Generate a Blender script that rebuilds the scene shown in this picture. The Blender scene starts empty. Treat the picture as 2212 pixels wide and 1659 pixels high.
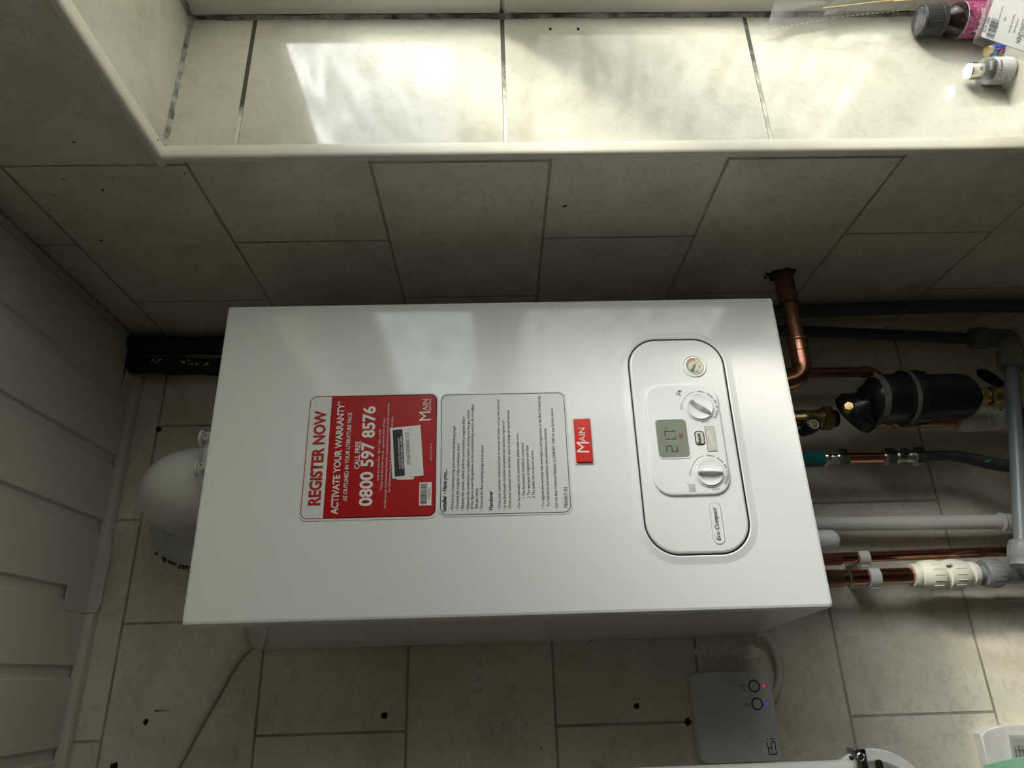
import bpy, bmesh, math, random
from mathutils import Vector, Matrix
S = bpy.context.scene
C = S.collection
random.seed(7)
ZO = 1.25                      # height of the boiler's underside above the floor
W, H, F = 2212.0, 1659.0, 1492.7078
PI = math.pi

# ------------------------------------------------------------------ camera
def _rod(w):
    w = Vector(w); t = w.length
    return Matrix.Rotation(t, 3, w / t)
# rows: image right, image down, view direction, in world axes (the phone is held sideways)
RC = _rod((-0.3977, -0.0225, -0.0247)) @ Matrix(((0, 0, -1), (-1, 0, 0), (0, 1, 0)))
CAM = Vector((-0.0572, -0.7783, 0.3643))
cam = bpy.data.cameras.new('camera'); cam_o = bpy.data.objects.new('camera', cam); C.objects.link(cam_o)
cam.sensor_fit = 'HORIZONTAL'; cam.sensor_width = 36.0; cam.lens = F * 36.0 / W
cam.clip_start = 0.02; cam.clip_end = 60
m3 = Matrix((RC[0], -RC[1], -RC[2])).transposed()
cam_o.matrix_world = Matrix.Translation(CAM + Vector((0, 0, ZO))) @ m3.to_4x4()
S.camera = cam_o

# ------------------------------------------------------------------ light and exposure
vs = S.view_settings
S.display_settings.display_device = 'sRGB'
vs.view_transform = 'Standard'; vs.look = 'None'; vs.gamma = 1.0; vs.use_curve_mapping = False
vs.exposure = 0.1
world = bpy.data.worlds.new('sky'); S.world = world; world.use_nodes = True
wn = world.node_tree; bg = wn.nodes['Background']
tc = wn.nodes.new('ShaderNodeTexCoord'); sx = wn.nodes.new('ShaderNodeSeparateXYZ')
wn.links.new(tc.outputs['Generated'], sx.inputs[0])
rp = wn.nodes.new('ShaderNodeValToRGB')
hz = wn.nodes.new('ShaderNodeMath'); hz.operation = 'MULTIPLY_ADD'; hz.inputs[1].default_value = .5; hz.inputs[2].default_value = .5
wn.links.new(sx.outputs['Z'], hz.inputs[0]); wn.links.new(hz.outputs[0], rp.inputs[0])
e = rp.color_ramp.elements
e[0].position = 0.0; e[0].color = (0.48, 0.47, 0.40, 1)          # garden below the horizon, brightened to send light upward; pale sky above
e[1].position = 0.85; e[1].color = (0.88, 0.95, 1.0, 1)
e2 = e.new(0.49); e2.color = (0.40, 0.40, 0.35, 1)
e3 = e.new(0.53); e3.color = (0.42, 0.50, 0.56, 1)
wn.links.new(rp.outputs[0], bg.inputs[0]); bg.inputs[1].default_value = 9.0
sun = bpy.data.lights.new('sun', 'SUN'); sun.energy = 4.0; sun.angle = math.radians(6.0); sun.color = (1.0, 0.93, 0.80)
sun_o = bpy.data.objects.new('sun', sun); C.objects.link(sun_o)
sun_dir = Vector((-1.0, 1.05, -1.12))
sun_o.rotation_euler = sun_dir.to_track_quat('-Z', 'Y').to_euler(); sun_o.location = (3, -3, 4)
# glow added to the sky for glass-scattered sun, set lower to brighten the boiler
gv = wn.nodes.new('ShaderNodeVectorMath'); gv.operation = 'DOT_PRODUCT'; gv.inputs[1].default_value = -Vector((-1.0, 0.97, -0.78)).normalized()
gn = wn.nodes.new('ShaderNodeVectorMath'); gn.operation = 'NORMALIZE'; wn.links.new(tc.outputs['Generated'], gn.inputs[0]); wn.links.new(gn.outputs[0], gv.inputs[0])
gm = wn.nodes.new('ShaderNodeMath'); gm.operation = 'MAXIMUM'; gm.inputs[1].default_value = 0; wn.links.new(gv.outputs['Value'], gm.inputs[0])
gp = wn.nodes.new('ShaderNodeMath'); gp.operation = 'POWER'; gp.inputs[1].default_value = 45; wn.links.new(gm.outputs[0], gp.inputs[0])
gs = wn.nodes.new('ShaderNodeMath'); gs.operation = 'MULTIPLY'; gs.inputs[1].default_value = 68.0; wn.links.new(gp.outputs[0], gs.inputs[0])
bg2 = wn.nodes.new('ShaderNodeBackground'); bg2.inputs[0].default_value = (1, .97, .90, 1); wn.links.new(gs.outputs[0], bg2.inputs[1])
ads = wn.nodes.new('ShaderNodeAddShader'); wn.links.new(bg.outputs[0], ads.inputs[0]); wn.links.new(bg2.outputs[0], ads.inputs[1])
wn.links.new(ads.outputs[0], wn.nodes['World Output'].inputs[0])
po = bpy.data.lights.new('window_portal', 'AREA'); po.shape = 'RECTANGLE'; po.size = 1.0; po.size_y = 1.4
po.cycles.is_portal = True
po_o = bpy.data.objects.new('window_portal', po); C.objects.link(po_o)
po_o.location = (0.80, -0.83, 0.24 + ZO); po_o.rotation_euler = (0, math.radians(90), 0)

# ------------------------------------------------------------------ helpers
def at(u, v, ax, val):
    """point where the line of sight of image point (u, v) meets the plane axis = val"""
    d = RC.transposed() @ Vector(((u - W / 2) / F, (v - H / 2) / F, 1))
    return CAM + d * ((val - CAM[ax]) / d[ax])
EX, EY, EZ = Vector((1, 0, 0)), Vector((0, 1, 0)), Vector((0, 0, 1))
V3 = Vector

def mat(name, col, rough=0.5, metal=0.0, bump=0.0, bscale=60.0, var=0.0, vscale=12.0, var_col=None,
        spec=0.5, coat=0.0, trans=0.0, emit=None, alpha=1.0, sss=0.0, rvar=0.0):
    m = bpy.data.materials.new(name); m.use_nodes = True
    n = m.node_tree.nodes; l = m.node_tree.links
    b = n['Principled BSDF']
    b.inputs['Base Color'].default_value = (*col, 1); b.inputs['Roughness'].default_value = rough
    b.inputs['Metallic'].default_value = metal; b.inputs['Specular IOR Level'].default_value = spec
    b.inputs['Coat Weight'].default_value = coat; b.inputs['Coat Roughness'].default_value = 0.05
    b.inputs['Transmission Weight'].default_value = trans; b.inputs['Alpha'].default_value = alpha
    if sss:
        b.inputs['Subsurface Weight'].default_value = sss; b.inputs['Subsurface Radius'].default_value = (.01, .01, .01)
        b.inputs['Subsurface Scale'].default_value = 0.3
    if emit:
        b.inputs['Emission Color'].default_value = (*emit[0], 1); b.inputs['Emission Strength'].default_value = emit[1]
    t = n.new('ShaderNodeTexCoord')
    if var > 0 or rvar > 0:
        nz = n.new('ShaderNodeTexNoise'); nz.inputs['Scale'].default_value = vscale; nz.inputs['Detail'].default_value = 6
        l.new(t.outputs['Object'], nz.inputs['Vector'])
        if var > 0:
            mr = n.new('ShaderNodeMapRange'); mr.inputs[1].default_value = .35; mr.inputs[2].default_value = .7
            mr.inputs[3].default_value = 0; mr.inputs[4].default_value = var
            l.new(nz.outputs[0], mr.inputs[0])
            mx = n.new('ShaderNodeMix'); mx.data_type = 'RGBA'
            l.new(mr.outputs[0], mx.inputs[0]); mx.inputs[6].default_value = (*col, 1)
            mx.inputs[7].default_value = (*(var_col or [c * .5 for c in col]), 1)
            l.new(mx.outputs[2], b.inputs['Base Color'])
        if rvar > 0:
            m2 = n.new('ShaderNodeMapRange'); m2.inputs[1].default_value = .3; m2.inputs[2].default_value = .7
            m2.inputs[3].default_value = max(.02, rough - rvar); m2.inputs[4].default_value = rough + rvar
            l.new(nz.outputs[0], m2.inputs[0]); l.new(m2.outputs[0], b.inputs['Roughness'])
    if bump > 0:
        nb = n.new('ShaderNodeTexNoise'); nb.inputs['Scale'].default_value = bscale; nb.inputs['Detail'].default_value = 3
        l.new(t.outputs['Object'], nb.inputs['Vector'])
        bp = n.new('ShaderNodeBump'); bp.inputs['Strength'].default_value = 1.0; bp.inputs['Distance'].default_value = bump
        l.new(nb.outputs[0], bp.inputs['Height']); l.new(bp.outputs[0], b.inputs['Normal'])
    return m

def tile_mat(name, ua, va, uoff, voff, uw, vh, offset=.5, dirt=0.38, mortar=.0018, grime=.6, mcol=(.36, .33, .26), base=(.73, .69, .585),
             rough=.16, mold=None):
    """glazed ivory tile; (ua, va) are the object axes across and up the wall"""
    m = bpy.data.materials.new(name); m.use_nodes = True
    n = m.node_tree.nodes; l = m.node_tree.links; b = n['Principled BSDF']
    t = n.new('ShaderNodeTexCoord'); s = n.new('ShaderNodeSeparateXYZ'); l.new(t.outputs['Object'], s.inputs[0])
    def addn(sock, k):
        a = n.new('ShaderNodeMath'); a.operation = 'ADD'; l.new(sock, a.inputs[0]); a.inputs[1].default_value = k; return a.outputs[0]
    cb = n.new('ShaderNodeCombineXYZ')
    l.new(addn(s.outputs[ua], uoff), cb.inputs[0]); l.new(addn(s.outputs[va], voff), cb.inputs[1])
    br = n.new('ShaderNodeTexBrick'); l.new(cb.outputs[0], br.inputs['Vector'])
    br.offset = offset; br.offset_frequency = 2; br.squash = 1.0
    br.inputs['Scale'].default_value = 1; br.inputs['Brick Width'].default_value = uw; br.inputs['Row Height'].default_value = vh
    br.inputs['Mortar Size'].default_value = mortar; br.inputs['Mortar Smooth'].default_value = .25; br.inputs['Bias'].default_value = 0
    br.inputs['Color1'].default_value = (1, 1, 1, 1); br.inputs['Color2'].default_value = (.90, .90, .90, 1)
    # marbling
    n1 = n.new('ShaderNodeTexNoise'); n1.inputs['Scale'].default_value = 9; n1.inputs['Detail'].default_value = 8
    n1.inputs['Roughness'].default_value = .62; n1.inputs['Distortion'].default_value = .8
    l.new(t.outputs['Object'], n1.inputs['Vector'])
    r1 = n.new('ShaderNodeValToRGB'); l.new(n1.outputs[0], r1.inputs[0])
    q = r1.color_ramp.elements
    q[0].position = .32; q[0].color = (base[0] * .84, base[1] * .82, base[2] * .78, 1)
    q[1].position = .66; q[1].color = (base[0] * 1.05, base[1] * 1.05, base[2] * 1.05, 1)
    k = q.new(.5); k.color = (*base, 1)
    # fine stone flecks
    n2 = n.new('ShaderNodeTexNoise'); n2.inputs['Scale'].default_value = 55; n2.inputs['Detail'].default_value = 6; n2.inputs['Distortion'].default_value = 1.6
    l.new(t.outputs['Object'], n2.inputs['Vector'])
    r2 = n.new('ShaderNodeMapRange'); r2.inputs[1].default_value = .54; r2.inputs[2].default_value = .60; r2.inputs[3].default_value = 0; r2.inputs[4].default_value = dirt
    l.new(n2.outputs[0], r2.inputs[0])
    mx1 = n.new('ShaderNodeMix'); mx1.data_type = 'RGBA'; l.new(r2.outputs[0], mx1.inputs[0]); l.new(r1.outputs[0], mx1.inputs[6])
    mx1.inputs[7].default_value = (base[0] * .74, base[1] * .73, base[2] * .71, 1)
    mul = n.new('ShaderNodeMix'); mul.data_type = 'RGBA'; mul.blend_type = 'MULTIPLY'; mul.inputs[0].default_value = .6
    l.new(mx1.outputs[2], mul.inputs[6]); l.new(br.outputs['Color'], mul.inputs[7])
    # grout with grime
    n3 = n.new('ShaderNodeTexNoise'); n3.inputs['Scale'].default_value = 7; n3.inputs['Detail'].default_value = 9; n3.inputs['Roughness'].default_value = .75
    l.new(t.outputs['Object'], n3.inputs['Vector'])
    r3 = n.new('ShaderNodeValToRGB'); g = r3.color_ramp.elements
    g[0].position = .40; g[0].color = (mcol[0] * grime, mcol[1] * grime, mcol[2] * grime, 1); g[1].position = .58; g[1].color = (*mcol, 1)
    src = n3.outputs[0]
    if mold is not None:                      # black mould thickening towards the window frame
        mm = n.new('ShaderNodeMapRange'); l.new(s.outputs[mold[0]], mm.inputs[0])
        mm.inputs[1].default_value = mold[1]; mm.inputs[2].default_value = mold[2]; mm.inputs[3].default_value = .14; mm.inputs[4].default_value = -.16
        ad = n.new('ShaderNodeMath'); ad.operation = 'ADD'; l.new(n3.outputs[0], ad.inputs[0]); l.new(mm.outputs[0], ad.inputs[1]); src = ad.outputs[0]
    l.new(src, r3.inputs[0])
    mx = n.new('ShaderNodeMix'); mx.data_type = 'RGBA'; l.new(br.outputs['Fac'], mx.inputs[0]); l.new(mul.outputs[2], mx.inputs[6]); l.new(r3.outputs[0], mx.inputs[7])
    l.new(mx.outputs[2], b.inputs['Base Color'])
    mr = n.new('ShaderNodeMapRange'); l.new(br.outputs['Fac'], mr.inputs[0]); mr.inputs[3].default_value = rough; mr.inputs[4].default_value = .85
    l.new(mr.outputs[0], b.inputs['Roughness'])
    b.inputs['Specular IOR Level'].default_value = .5
    iv = n.new('ShaderNodeMath'); iv.operation = 'MULTIPLY_ADD'; l.new(br.outputs['Fac'], iv.inputs[0]); iv.inputs[1].default_value = -1; 
    n4 = n.new('ShaderNodeTexNoise'); n4.inputs['Scale'].default_value = 28; n4.inputs['Detail'].default_value = 2
    l.new(t.outputs['Object'], n4.inputs['Vector'])
    sc = n.new('ShaderNodeMath'); sc.operation = 'MULTIPLY'; l.new(n4.outputs[0], sc.inputs[0]); sc.inputs[1].default_value = .16
    l.new(sc.outputs[0], iv.inputs[2])
    bp = n.new('ShaderNodeBump'); bp.inputs['Distance'].default_value = .0012; bp.inputs['Strength'].default_value = 1
    l.new(iv.outputs[0], bp.inputs['Height']); l.new(bp.outputs[0], b.inputs['Normal'])
    return m

def finish(bm, angle=35):
    bmesh.ops.remove_doubles(bm, verts=bm.verts, dist=1e-6)
    bmesh.ops.recalc_face_normals(bm, faces=bm.faces)
    ca = math.radians(angle)
    for f in bm.faces: f.smooth = True
    for ed in bm.edges:
        an = ed.calc_face_angle(0) if len(ed.link_faces) == 2 else 9
        ed.smooth = not (an > ca or (an > .12 and max(len(f.verts) for f in ed.link_faces) > 5))   # flat caps stay flat
ORG = {}
def link(name, bm, m, parent=None, loc=None, angle=35, fix=True, **props):
    """link a mesh built in boiler coordinates as one object; its origin is the parent's, or loc"""
    if fix: finish(bm, angle)
    o0 = ORG[parent.name] if parent else V3(loc or (0, 0, 0))
    for v in bm.verts: v.co -= o0
    me = bpy.data.meshes.new(name); bm.to_mesh(me); bm.free()
    for mm in (m if isinstance(m, (list, tuple)) else [m]): me.materials.append(mm)
    o = bpy.data.objects.new(name, me); C.objects.link(o)
    ORG[o.name] = o0
    if parent: o.parent = parent
    else: o.location = o0 + V3((0, 0, ZO))
    for k, v in props.items(): o[k] = v
    return o
def thing(name, label, cat, loc, group=None):
    o = bpy.data.objects.new(name, None); C.objects.link(o); o.empty_display_size = .03
    o.location = V3(loc) + V3((0, 0, ZO)); ORG[o.name] = V3(loc)
    o['label'] = label; o['category'] = cat
    if group: o['group'] = group
    return o
def solo(name, bm, m, label, cat, loc, group=None, **k):
    o = link(name, bm, m, None, loc, **k); o['label'] = label; o['category'] = cat
    if group: o['group'] = group
    return o

# shapes, all returning / filling a bmesh in boiler coordinates
def NB(): return bmesh.new()
def box(bm, a, b, mi=0):
    a, b = V3(a), V3(b)
    vs_ = [bm.verts.new((x, y, z)) for x in (a.x, b.x) for y in (a.y, b.y) for z in (a.z, b.z)]
    for q in ((0, 1, 3, 2), (4, 6, 7, 5), (0, 4, 5, 1), (2, 3, 7, 6), (0, 2, 6, 4), (1, 5, 7, 3)):
        bm.faces.new([vs_[i] for i in q]).material_index = mi
    return bm
def bevel_box(bm, a, b, r=.002, seg=2):
    t = NB(); box(t, a, b)
    bmesh.ops.bevel(t, geom=t.edges[:], offset=r, segments=seg, profile=.5, affect='EDGES')
    me = bpy.data.meshes.new('t'); t.to_mesh(me); t.free(); bm.from_mesh(me); bpy.data.meshes.remove(me)
    return bm
def frame_of(ax):
    ax = V3(ax).normalized()
    h = EZ if abs(ax.z) < .9 else EX
    u = ax.cross(h).normalized(); return u, ax.cross(u).normalized(), ax
def lathe(bm, p0, ax, prof, seg=40, cap=True, phase=0.0, mi=0):
    """surface of revolution: prof = [(distance along axis, radius)]"""
    u, w, a = frame_of(ax); p0 = V3(p0); rings = []
    for t, r in prof:
        if r < 1e-6: rings.append([bm.verts.new(p0 + a * t)]); continue
        rings.append([bm.verts.new(p0 + a * t + (u * math.cos(2 * PI * i / seg + phase) + w * math.sin(2 * PI * i / seg + phase)) * r) for i in range(seg)])
    for A, B in zip(rings, rings[1:]):
        for i in range(seg):
            j = (i + 1) % seg
            if len(A) == 1 and len(B) == 1: continue
            if len(A) == 1: f = (A[0], B[i], B[j])
            elif len(B) == 1: f = (A[i], A[j], B[0])
            else: f = (A[i], A[j], B[j], B[i])
            bm.faces.new(f).material_index = mi
    if cap:
        for R in (rings[0], rings[-1]):
            if len(R) > 1: bm.faces.new(R).material_index = mi
    return bm
def cyl(bm, a, b, r, seg=32, r2=None, bev=0):
    a, b = V3(a), V3(b); L = (b - a).length; r2 = r if r2 is None else r2
    if bev: return lathe(bm, a, b - a, [(0, r - bev), (bev, r), (L - bev, r2), (L, r2 - bev)], seg)
    return lathe(bm, a, b - a, [(0, r), (L, r2)], seg)
def smooth_path(pts, n=8):
    pts = [V3(p) for p in pts]; out = []
    P = [pts[0] * 2 - pts[1]] + pts + [pts[-1] * 2 - pts[-2]]
    for i in range(1, len(P) - 2):
        for k in range(n):
            t = k / n; a, b, c, d = P[i - 1], P[i], P[i + 1], P[i + 2]
            out.append(.5 * ((2 * b) + (c - a) * t + (2 * a - 5 * b + 4 * c - d) * t * t + (3 * b - 3 * c + d - a) * t ** 3))
    out.append(pts[-1]); return out
def bend(p, corner, q, r, n=10):
    """points of a rounded corner from p to q"""
    p, corner, q = V3(p), V3(corner), V3(q)
    d1, d2 = (p - corner).normalized(), (q - corner).normalized()
    ang = d1.angle(d2); t = r / math.tan(ang / 2); cen = corner + (d1 + d2).normalized() * (r / math.sin(ang / 2))
    s, e_ = corner + d1 * t - cen, corner + d2 * t - cen; axn = s.cross(e_).normalized(); tot = s.angle(e_)
    return [cen + Matrix.Rotation(tot * i / n, 3, axn) @ s for i in range(n + 1)]
def tube(bm, pts, r, seg=24, cap=True, flat=1.0, up=None):
    pts = [V3(p) for p in pts]; rr = r if isinstance(r, (list, tuple)) else [r] * len(pts)
    rings = []; prev = None
    for i, p in enumerate(pts):
        d = (pts[min(i + 1, len(pts) - 1)] - pts[max(i - 1, 0)]).normalized()
        if prev is None:
            u = frame_of(d)[0] if up is None else (V3(up) - d * d.dot(V3(up))).normalized()
        else: u = (prev - d * prev.dot(d)).normalized()
        prev = u; w = d.cross(u)
        rings.append([bm.verts.new(p + (u * math.cos(2 * PI * k / seg) * flat + w * math.sin(2 * PI * k / seg)) * rr[i]) for k in range(seg)])
    for A, B in zip(rings, rings[1:]):
        for k in range(seg): bm.faces.new((A[k], A[(k + 1) % seg], B[(k + 1) % seg], B[k]))
    if cap: bm.faces.new(rings[0]); bm.faces.new(rings[-1])
    return bm
def rr_pts(w, h, r, seg=10):
    r = max(1e-5, min(r, w / 2 - 1e-5, h / 2 - 1e-5)); o = []
    for cx, cy, a0 in ((w / 2 - r, h / 2 - r, 0), (-w / 2 + r, h / 2 - r, 90), (-w / 2 + r, -h / 2 + r, 180), (w / 2 - r, -h / 2 + r, 270)):
        for k in range(seg + 1):
            a = math.radians(a0 + 90 * k / seg); o.append((cx + r * math.cos(a), cy + r * math.sin(a)))
    return o
def rr_loft(bm, O, U, Vv, N, w, h, r, rings, cap0=True, cap1=True, seg=10):
    """rounded rectangle stacked in rings of (inset, height)"""
    O = V3(O); L = []
    for ins, hh in rings:
        L.append([bm.verts.new(O + U * x + Vv * y + N * hh) for x, y in rr_pts(w - 2 * ins, h - 2 * ins, r - ins, seg)])
    for A, B in zip(L, L[1:]):
        n = len(A)
        for i in range(n): bm.faces.new((A[i], A[(i + 1) % n], B[(i + 1) % n], B[i]))
    if cap0: bm.faces.new(L[0])
    if cap1: bm.faces.new(L[-1])
    return bm
def poly(bm, O, U, Vv, N, pts, off, th=0.0):
    O = V3(O); a = [bm.verts.new(O + U * x + Vv * y + N * (off + th)) for x, y in pts]
    bm.faces.new(a)
    if th:
        b = [bm.verts.new(O + U * x + Vv * y + N * off) for x, y in pts]; n = len(a)
        bm.faces.new(b)
        for i in range(n): bm.faces.new((a[i], a[(i + 1) % n], b[(i + 1) % n], b[i]))
    return bm
def arc(bm, O, U, Vv, N, r0, r1, a0, a1, off, n=12):
    O = V3(O); A = []
    for i in range(n + 1):
        a = math.radians(a0 + (a1 - a0) * i / n); d = U * math.cos(a) + Vv * math.sin(a)
        A.append((bm.verts.new(O + d * r0 + N * off), bm.verts.new(O + d * r1 + N * off)))
    for p, q in zip(A, A[1:]): bm.faces.new((p[0], p[1], q[1], q[0]))
    return bm
def text(bm, s, O, U, Vv, N, width=None, size=None, bold=0.0, shear=0.0, sy=1.0, off=0.0, res=3, wrap=None):
    """flat lettering from O along U, fitted to a width"""
    cu = bpy.data.curves.new('t', 'FONT'); cu.body = s; cu.size = 1.0; cu.offset = bold; cu.shear = shear; cu.resolution_u = res
    ob = bpy.data.objects.new('t', cu); C.objects.link(ob)
    bpy.context.view_layer.update()
    me = bpy.data.meshes.new_from_object(ob.evaluated_get(bpy.context.evaluated_depsgraph_get()))
    xs = [v.co.x for v in me.vertices]; x0, x1 = min(xs), max(xs)
    k = size if width is None else width / (x1 - x0); ky = (size if size else k) * sy
    t = NB(); t.from_mesh(me)
    for v in t.verts:
        x, y = (v.co.x - x0) * k, v.co.y * ky
        v.co = wrap(x, y) if wrap else V3(O) + U * x + Vv * y + N * off
    me2 = bpy.data.meshes.new('t2'); t.to_mesh(me2); t.free(); bm.from_mesh(me2)
    bpy.data.objects.remove(ob); bpy.data.curves.remove(cu); bpy.data.meshes.remove(me); bpy.data.meshes.remove(me2)
    return bm
def text_px(bm, s, p, q, off, yplane=0.0, **k):
    """lettering on a plane facing the room, its baseline running from image point p to q"""
    a, b = at(*p, 1, yplane), at(*q, 1, yplane); a.y = b.y = yplane; d = b - a
    u = d.normalized(); v = V3((-u.z, 0, u.x))
    return text(bm, s, a, u, v, -EY, width=d.length, off=off, **k)

# ------------------------------------------------------------------ materials
D, XR, ZC, ZF = 0.28, 0.4738, 0.95, -ZO
YJ, ZH, ZS, YJ2, XF = -0.172, 0.722, -0.243, -1.50, 0.69      # window opening: near jamb, head, sill, far jamb, frame
GR = (.42, .39, .31)
M = {}
M['tile_back'] = tile_mat('back wall tile', 0, 2, .128 + 3.0, -.2876 + 2.054, .3003, .2054, mcol=GR)
M['tile_right'] = tile_mat('window wall tile', 1, 2, .013 + 3.0, -.2953 + 2.022, .3003, .2022, mcol=GR)
M['tile_jamb'] = tile_mat('window jamb tile', 0, 2, 2.0, -.345 + 2.99, 9.0, .299, offset=0, mcol=(.62, .59, .50), mold=(0, .50, .64), mortar=.0026, grime=.10, rough=.08, dirt=.25, base=(.56, .54, .465))  # same tile as the walls, base darkened to offset the strong window light
M['tile_plain'] = tile_mat('plain room tile', 1, 2, 2.0, -.2953 + 2.022, .3003, .2022, mcol=GR, base=(.22, .20, .17))
M['tile_floor'] = tile_mat('floor tile', 0, 1, 2.0, 2.0, .33, .33, offset=0, mcol=GR, base=(.09, .085, .08))
M['plastic_ceiling'] = mat('ivory plastic cladding', (.62, .60, .54), .35, bump=.0004, bscale=5, var=.12, vscale=9)
M['upvc'] = mat('white window plastic', (.80, .79, .73), .25, var=.12, vscale=18)
M['trim'] = mat('cream tile trim', (.76, .72, .62), .3, var=.12, vscale=30)
M['mastic'] = mat('grey mouldy sealant', (.42, .40, .36), .7, var=.95, vscale=70, var_col=(.03, .03, .03), bump=.001, bscale=300)
M['case'] = mat('white enamelled steel', (.87, .885, .88), .07, bump=.000022, bscale=200)
M['panel'] = mat('white moulded plastic', (.87, .885, .88), .28)
M['gap'] = mat('dark gap', (.008, .008, .010), .5)
M['white_print'] = mat('white print', (.82, .82, .80), .5)
M['sticker'] = mat('white sticker paper', (.78, .79, .78), .35)
M['red_print'] = mat('red sticker print', (.44, .006, .008), .35, bump=.00005, bscale=500, spec=.3)
M['red_text'] = mat('red lettering', (.45, .012, .014), .4)
M['ink'] = mat('black ink', (.012, .012, .013), .5)
M['badge'] = mat('red badge plastic', (.70, .022, .015), .15)
M['grey_print'] = mat('grey print', (.36, .39, .37), .5)
M['lcd'] = mat('lcd screen', (.235, .27, .215), .10, var=.25, vscale=25, var_col=(.30, .20, .17))
M['lcd_seg'] = mat('lcd segment', (.02, .024, .022), .3)
M['lcd_faint'] = mat('faint red lcd icon', (.23, .05, .035), .4)
M['beige_key'] = mat('beige rubber key', (.62, .60, .53), .45)
M['glass'] = mat('clear glass', (1, 1, 1), .02, trans=1.0)
M['dial'] = mat('cream dial', (.76, .77, .64), .4)
M['green'] = mat('green print', (.03, .22, .09), .4)
M['orange'] = mat('orange print', (.70, .13, .035), .4)
M['copper'] = mat('copper', (.56, .28, .18), .22, 1, var=.55, vscale=16, var_col=(.24, .105, .06), rvar=.1)
M['copper_dull'] = mat('tarnished copper', (.30, .145, .095), .42, .85, var=.5, vscale=18, var_col=(.15, .07, .048))
M['copper_bright'] = mat('bright copper', (.80, .40, .25), .2, 1, var=.3, vscale=20, var_col=(.45, .2, .12))
M['brass'] = mat('brass', (.58, .42, .18), .32, 1, var=.4, vscale=30, var_col=(.36, .25, .1))
M['chrome'] = mat('chrome', (.72, .72, .72), .12, 1)
M['chrome_worn'] = mat('nickel plate', (.60, .58, .53), .26, 1, var=.3, vscale=50)
M['black'] = mat('black plastic', (.007, .007, .010), .30, var=.6, vscale=12, var_col=(.018, .018, .022))
M['dust'] = mat('dusty black plastic', (.19, .165, .14), .85, var=.8, vscale=60, var_col=(.05, .045, .045))
M['rubber'] = mat('black rubber', (.02, .022, .024), .55, var=.5, vscale=50, var_col=(.06, .06, .06))
M['foam'] = mat('black foam sleeve', (.010, .013, .017), .8, bump=.001, bscale=90)
M['grey_pipe'] = mat('grey plastic pipe', (.24, .275, .30), .33, var=.3, vscale=20)
M['grey_dirty'] = mat('dusty grey fitting', (.22, .21, .18), .75, var=.6, vscale=40)
M['grey_fit'] = mat('grey moulded fitting', (.24, .255, .265), .42, var=.3, vscale=60, var_col=(.18, .18, .18))
M['dark_pipe'] = mat('dark grey pipe', (.055, .065, .08), .45)
M['white_pipe'] = mat('white plastic pipe', (.74, .75, .72), .3, var=.2, vscale=18, var_col=(.56, .55, .49))
M['speedfit'] = mat('ivory push fit plastic', (.74, .73, .64), .36, var=.15, vscale=40)
M['clip'] = mat('milky plastic', (.74, .76, .74), .35, sss=.4)
M['trap'] = mat('translucent trap plastic', (.66, .67, .70), .3, sss=.3)
M['teal'] = mat('teal plastic grip', (.015, .15, .16), .4, var=.3, vscale=40)
M['teal_paint'] = mat('teal paint fleck', (.03, .26, .27), .5)
M['flue'] = mat('white flue plastic', (.72, .72, .69), .28, var=.1, vscale=14)
M['seal'] = mat('grey white wall seal', (.62, .63, .62), .5, var=.2, vscale=30)
M['rust'] = mat('brown sealant crumbs', (.16, .07, .03), .9)
M['hole'] = mat('black drill hole', (.006, .005, .004), .9)
M['cable'] = mat('ivory cable sheath', (.60, .57, .48), .42)
M['receiver'] = mat('white receiver plastic', (.60, .60, .64), .42)
M['receiver_side'] = mat('cream receiver back box', (.62, .60, .54), .5)
M['led_red'] = mat('red indicator', (.5, .02, .02), .3, emit=((1, .03, .02), .7))
M['led_blue'] = mat('blue indicator', (.02, .02, .6), .3, emit=((.03, .03, 1), 1.0))
M['glue'] = mat('glossy glue residue', (.86, .83, .76), .12, bump=.008, bscale=150)  # pale glue, base whitened further to stand in for bright glints
M['fixture'] = mat('white fixture plastic', (.72, .72, .70), .3)
M['mint'] = mat('mint green cloth', (.30, .62, .42), .85, var=.2, vscale=60)
M['painted'] = mat('chipped white paint', (.76, .77, .73), .45, var=.5, vscale=70, var_col=(.60, .55, .44), bump=.0008, bscale=120)
M['cap_black'] = mat('black bottle cap', (.022, .022, .024), .4)
M['cap_grey'] = mat('scuffed cap top', (.16, .155, .15), .6, var=.7, vscale=160, var_col=(.04, .04, .04))
M['amber'] = mat('dark amber glass', (.018, .009, .006), .06)
M['magenta'] = mat('magenta label', (.27, .025, .105), .45, var=.8, vscale=70, var_col=(.42, .09, .22))
M['pink_petal'] = mat('pink petal print', (.42, .11, .25), .45)
M['plum'] = mat('dark plum print', (.07, .02, .06), .45)
M['silver'] = mat('brushed silver cap', (.80, .79, .76), .16, 1)
M['bottle_label'] = mat('pale label paper', (.48, .48, .48), .55)
M['blue_wrap'] = mat('blue printed wrap', (.035, .06, .42), .3)
M['orange_print'] = mat('coral print', (.82, .20, .08), .4)
M['cyan_print'] = mat('cyan print', (.10, .52, .62), .4)
M['gold'] = mat('gold metal', (.80, .62, .33), .25, 1)
M['leaf'] = mat('leaf print', (.17, .36, .06), .5)
M['wood'] = mat('bamboo stick', (.62, .46, .26), .6, var=.3, vscale=90)

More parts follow.
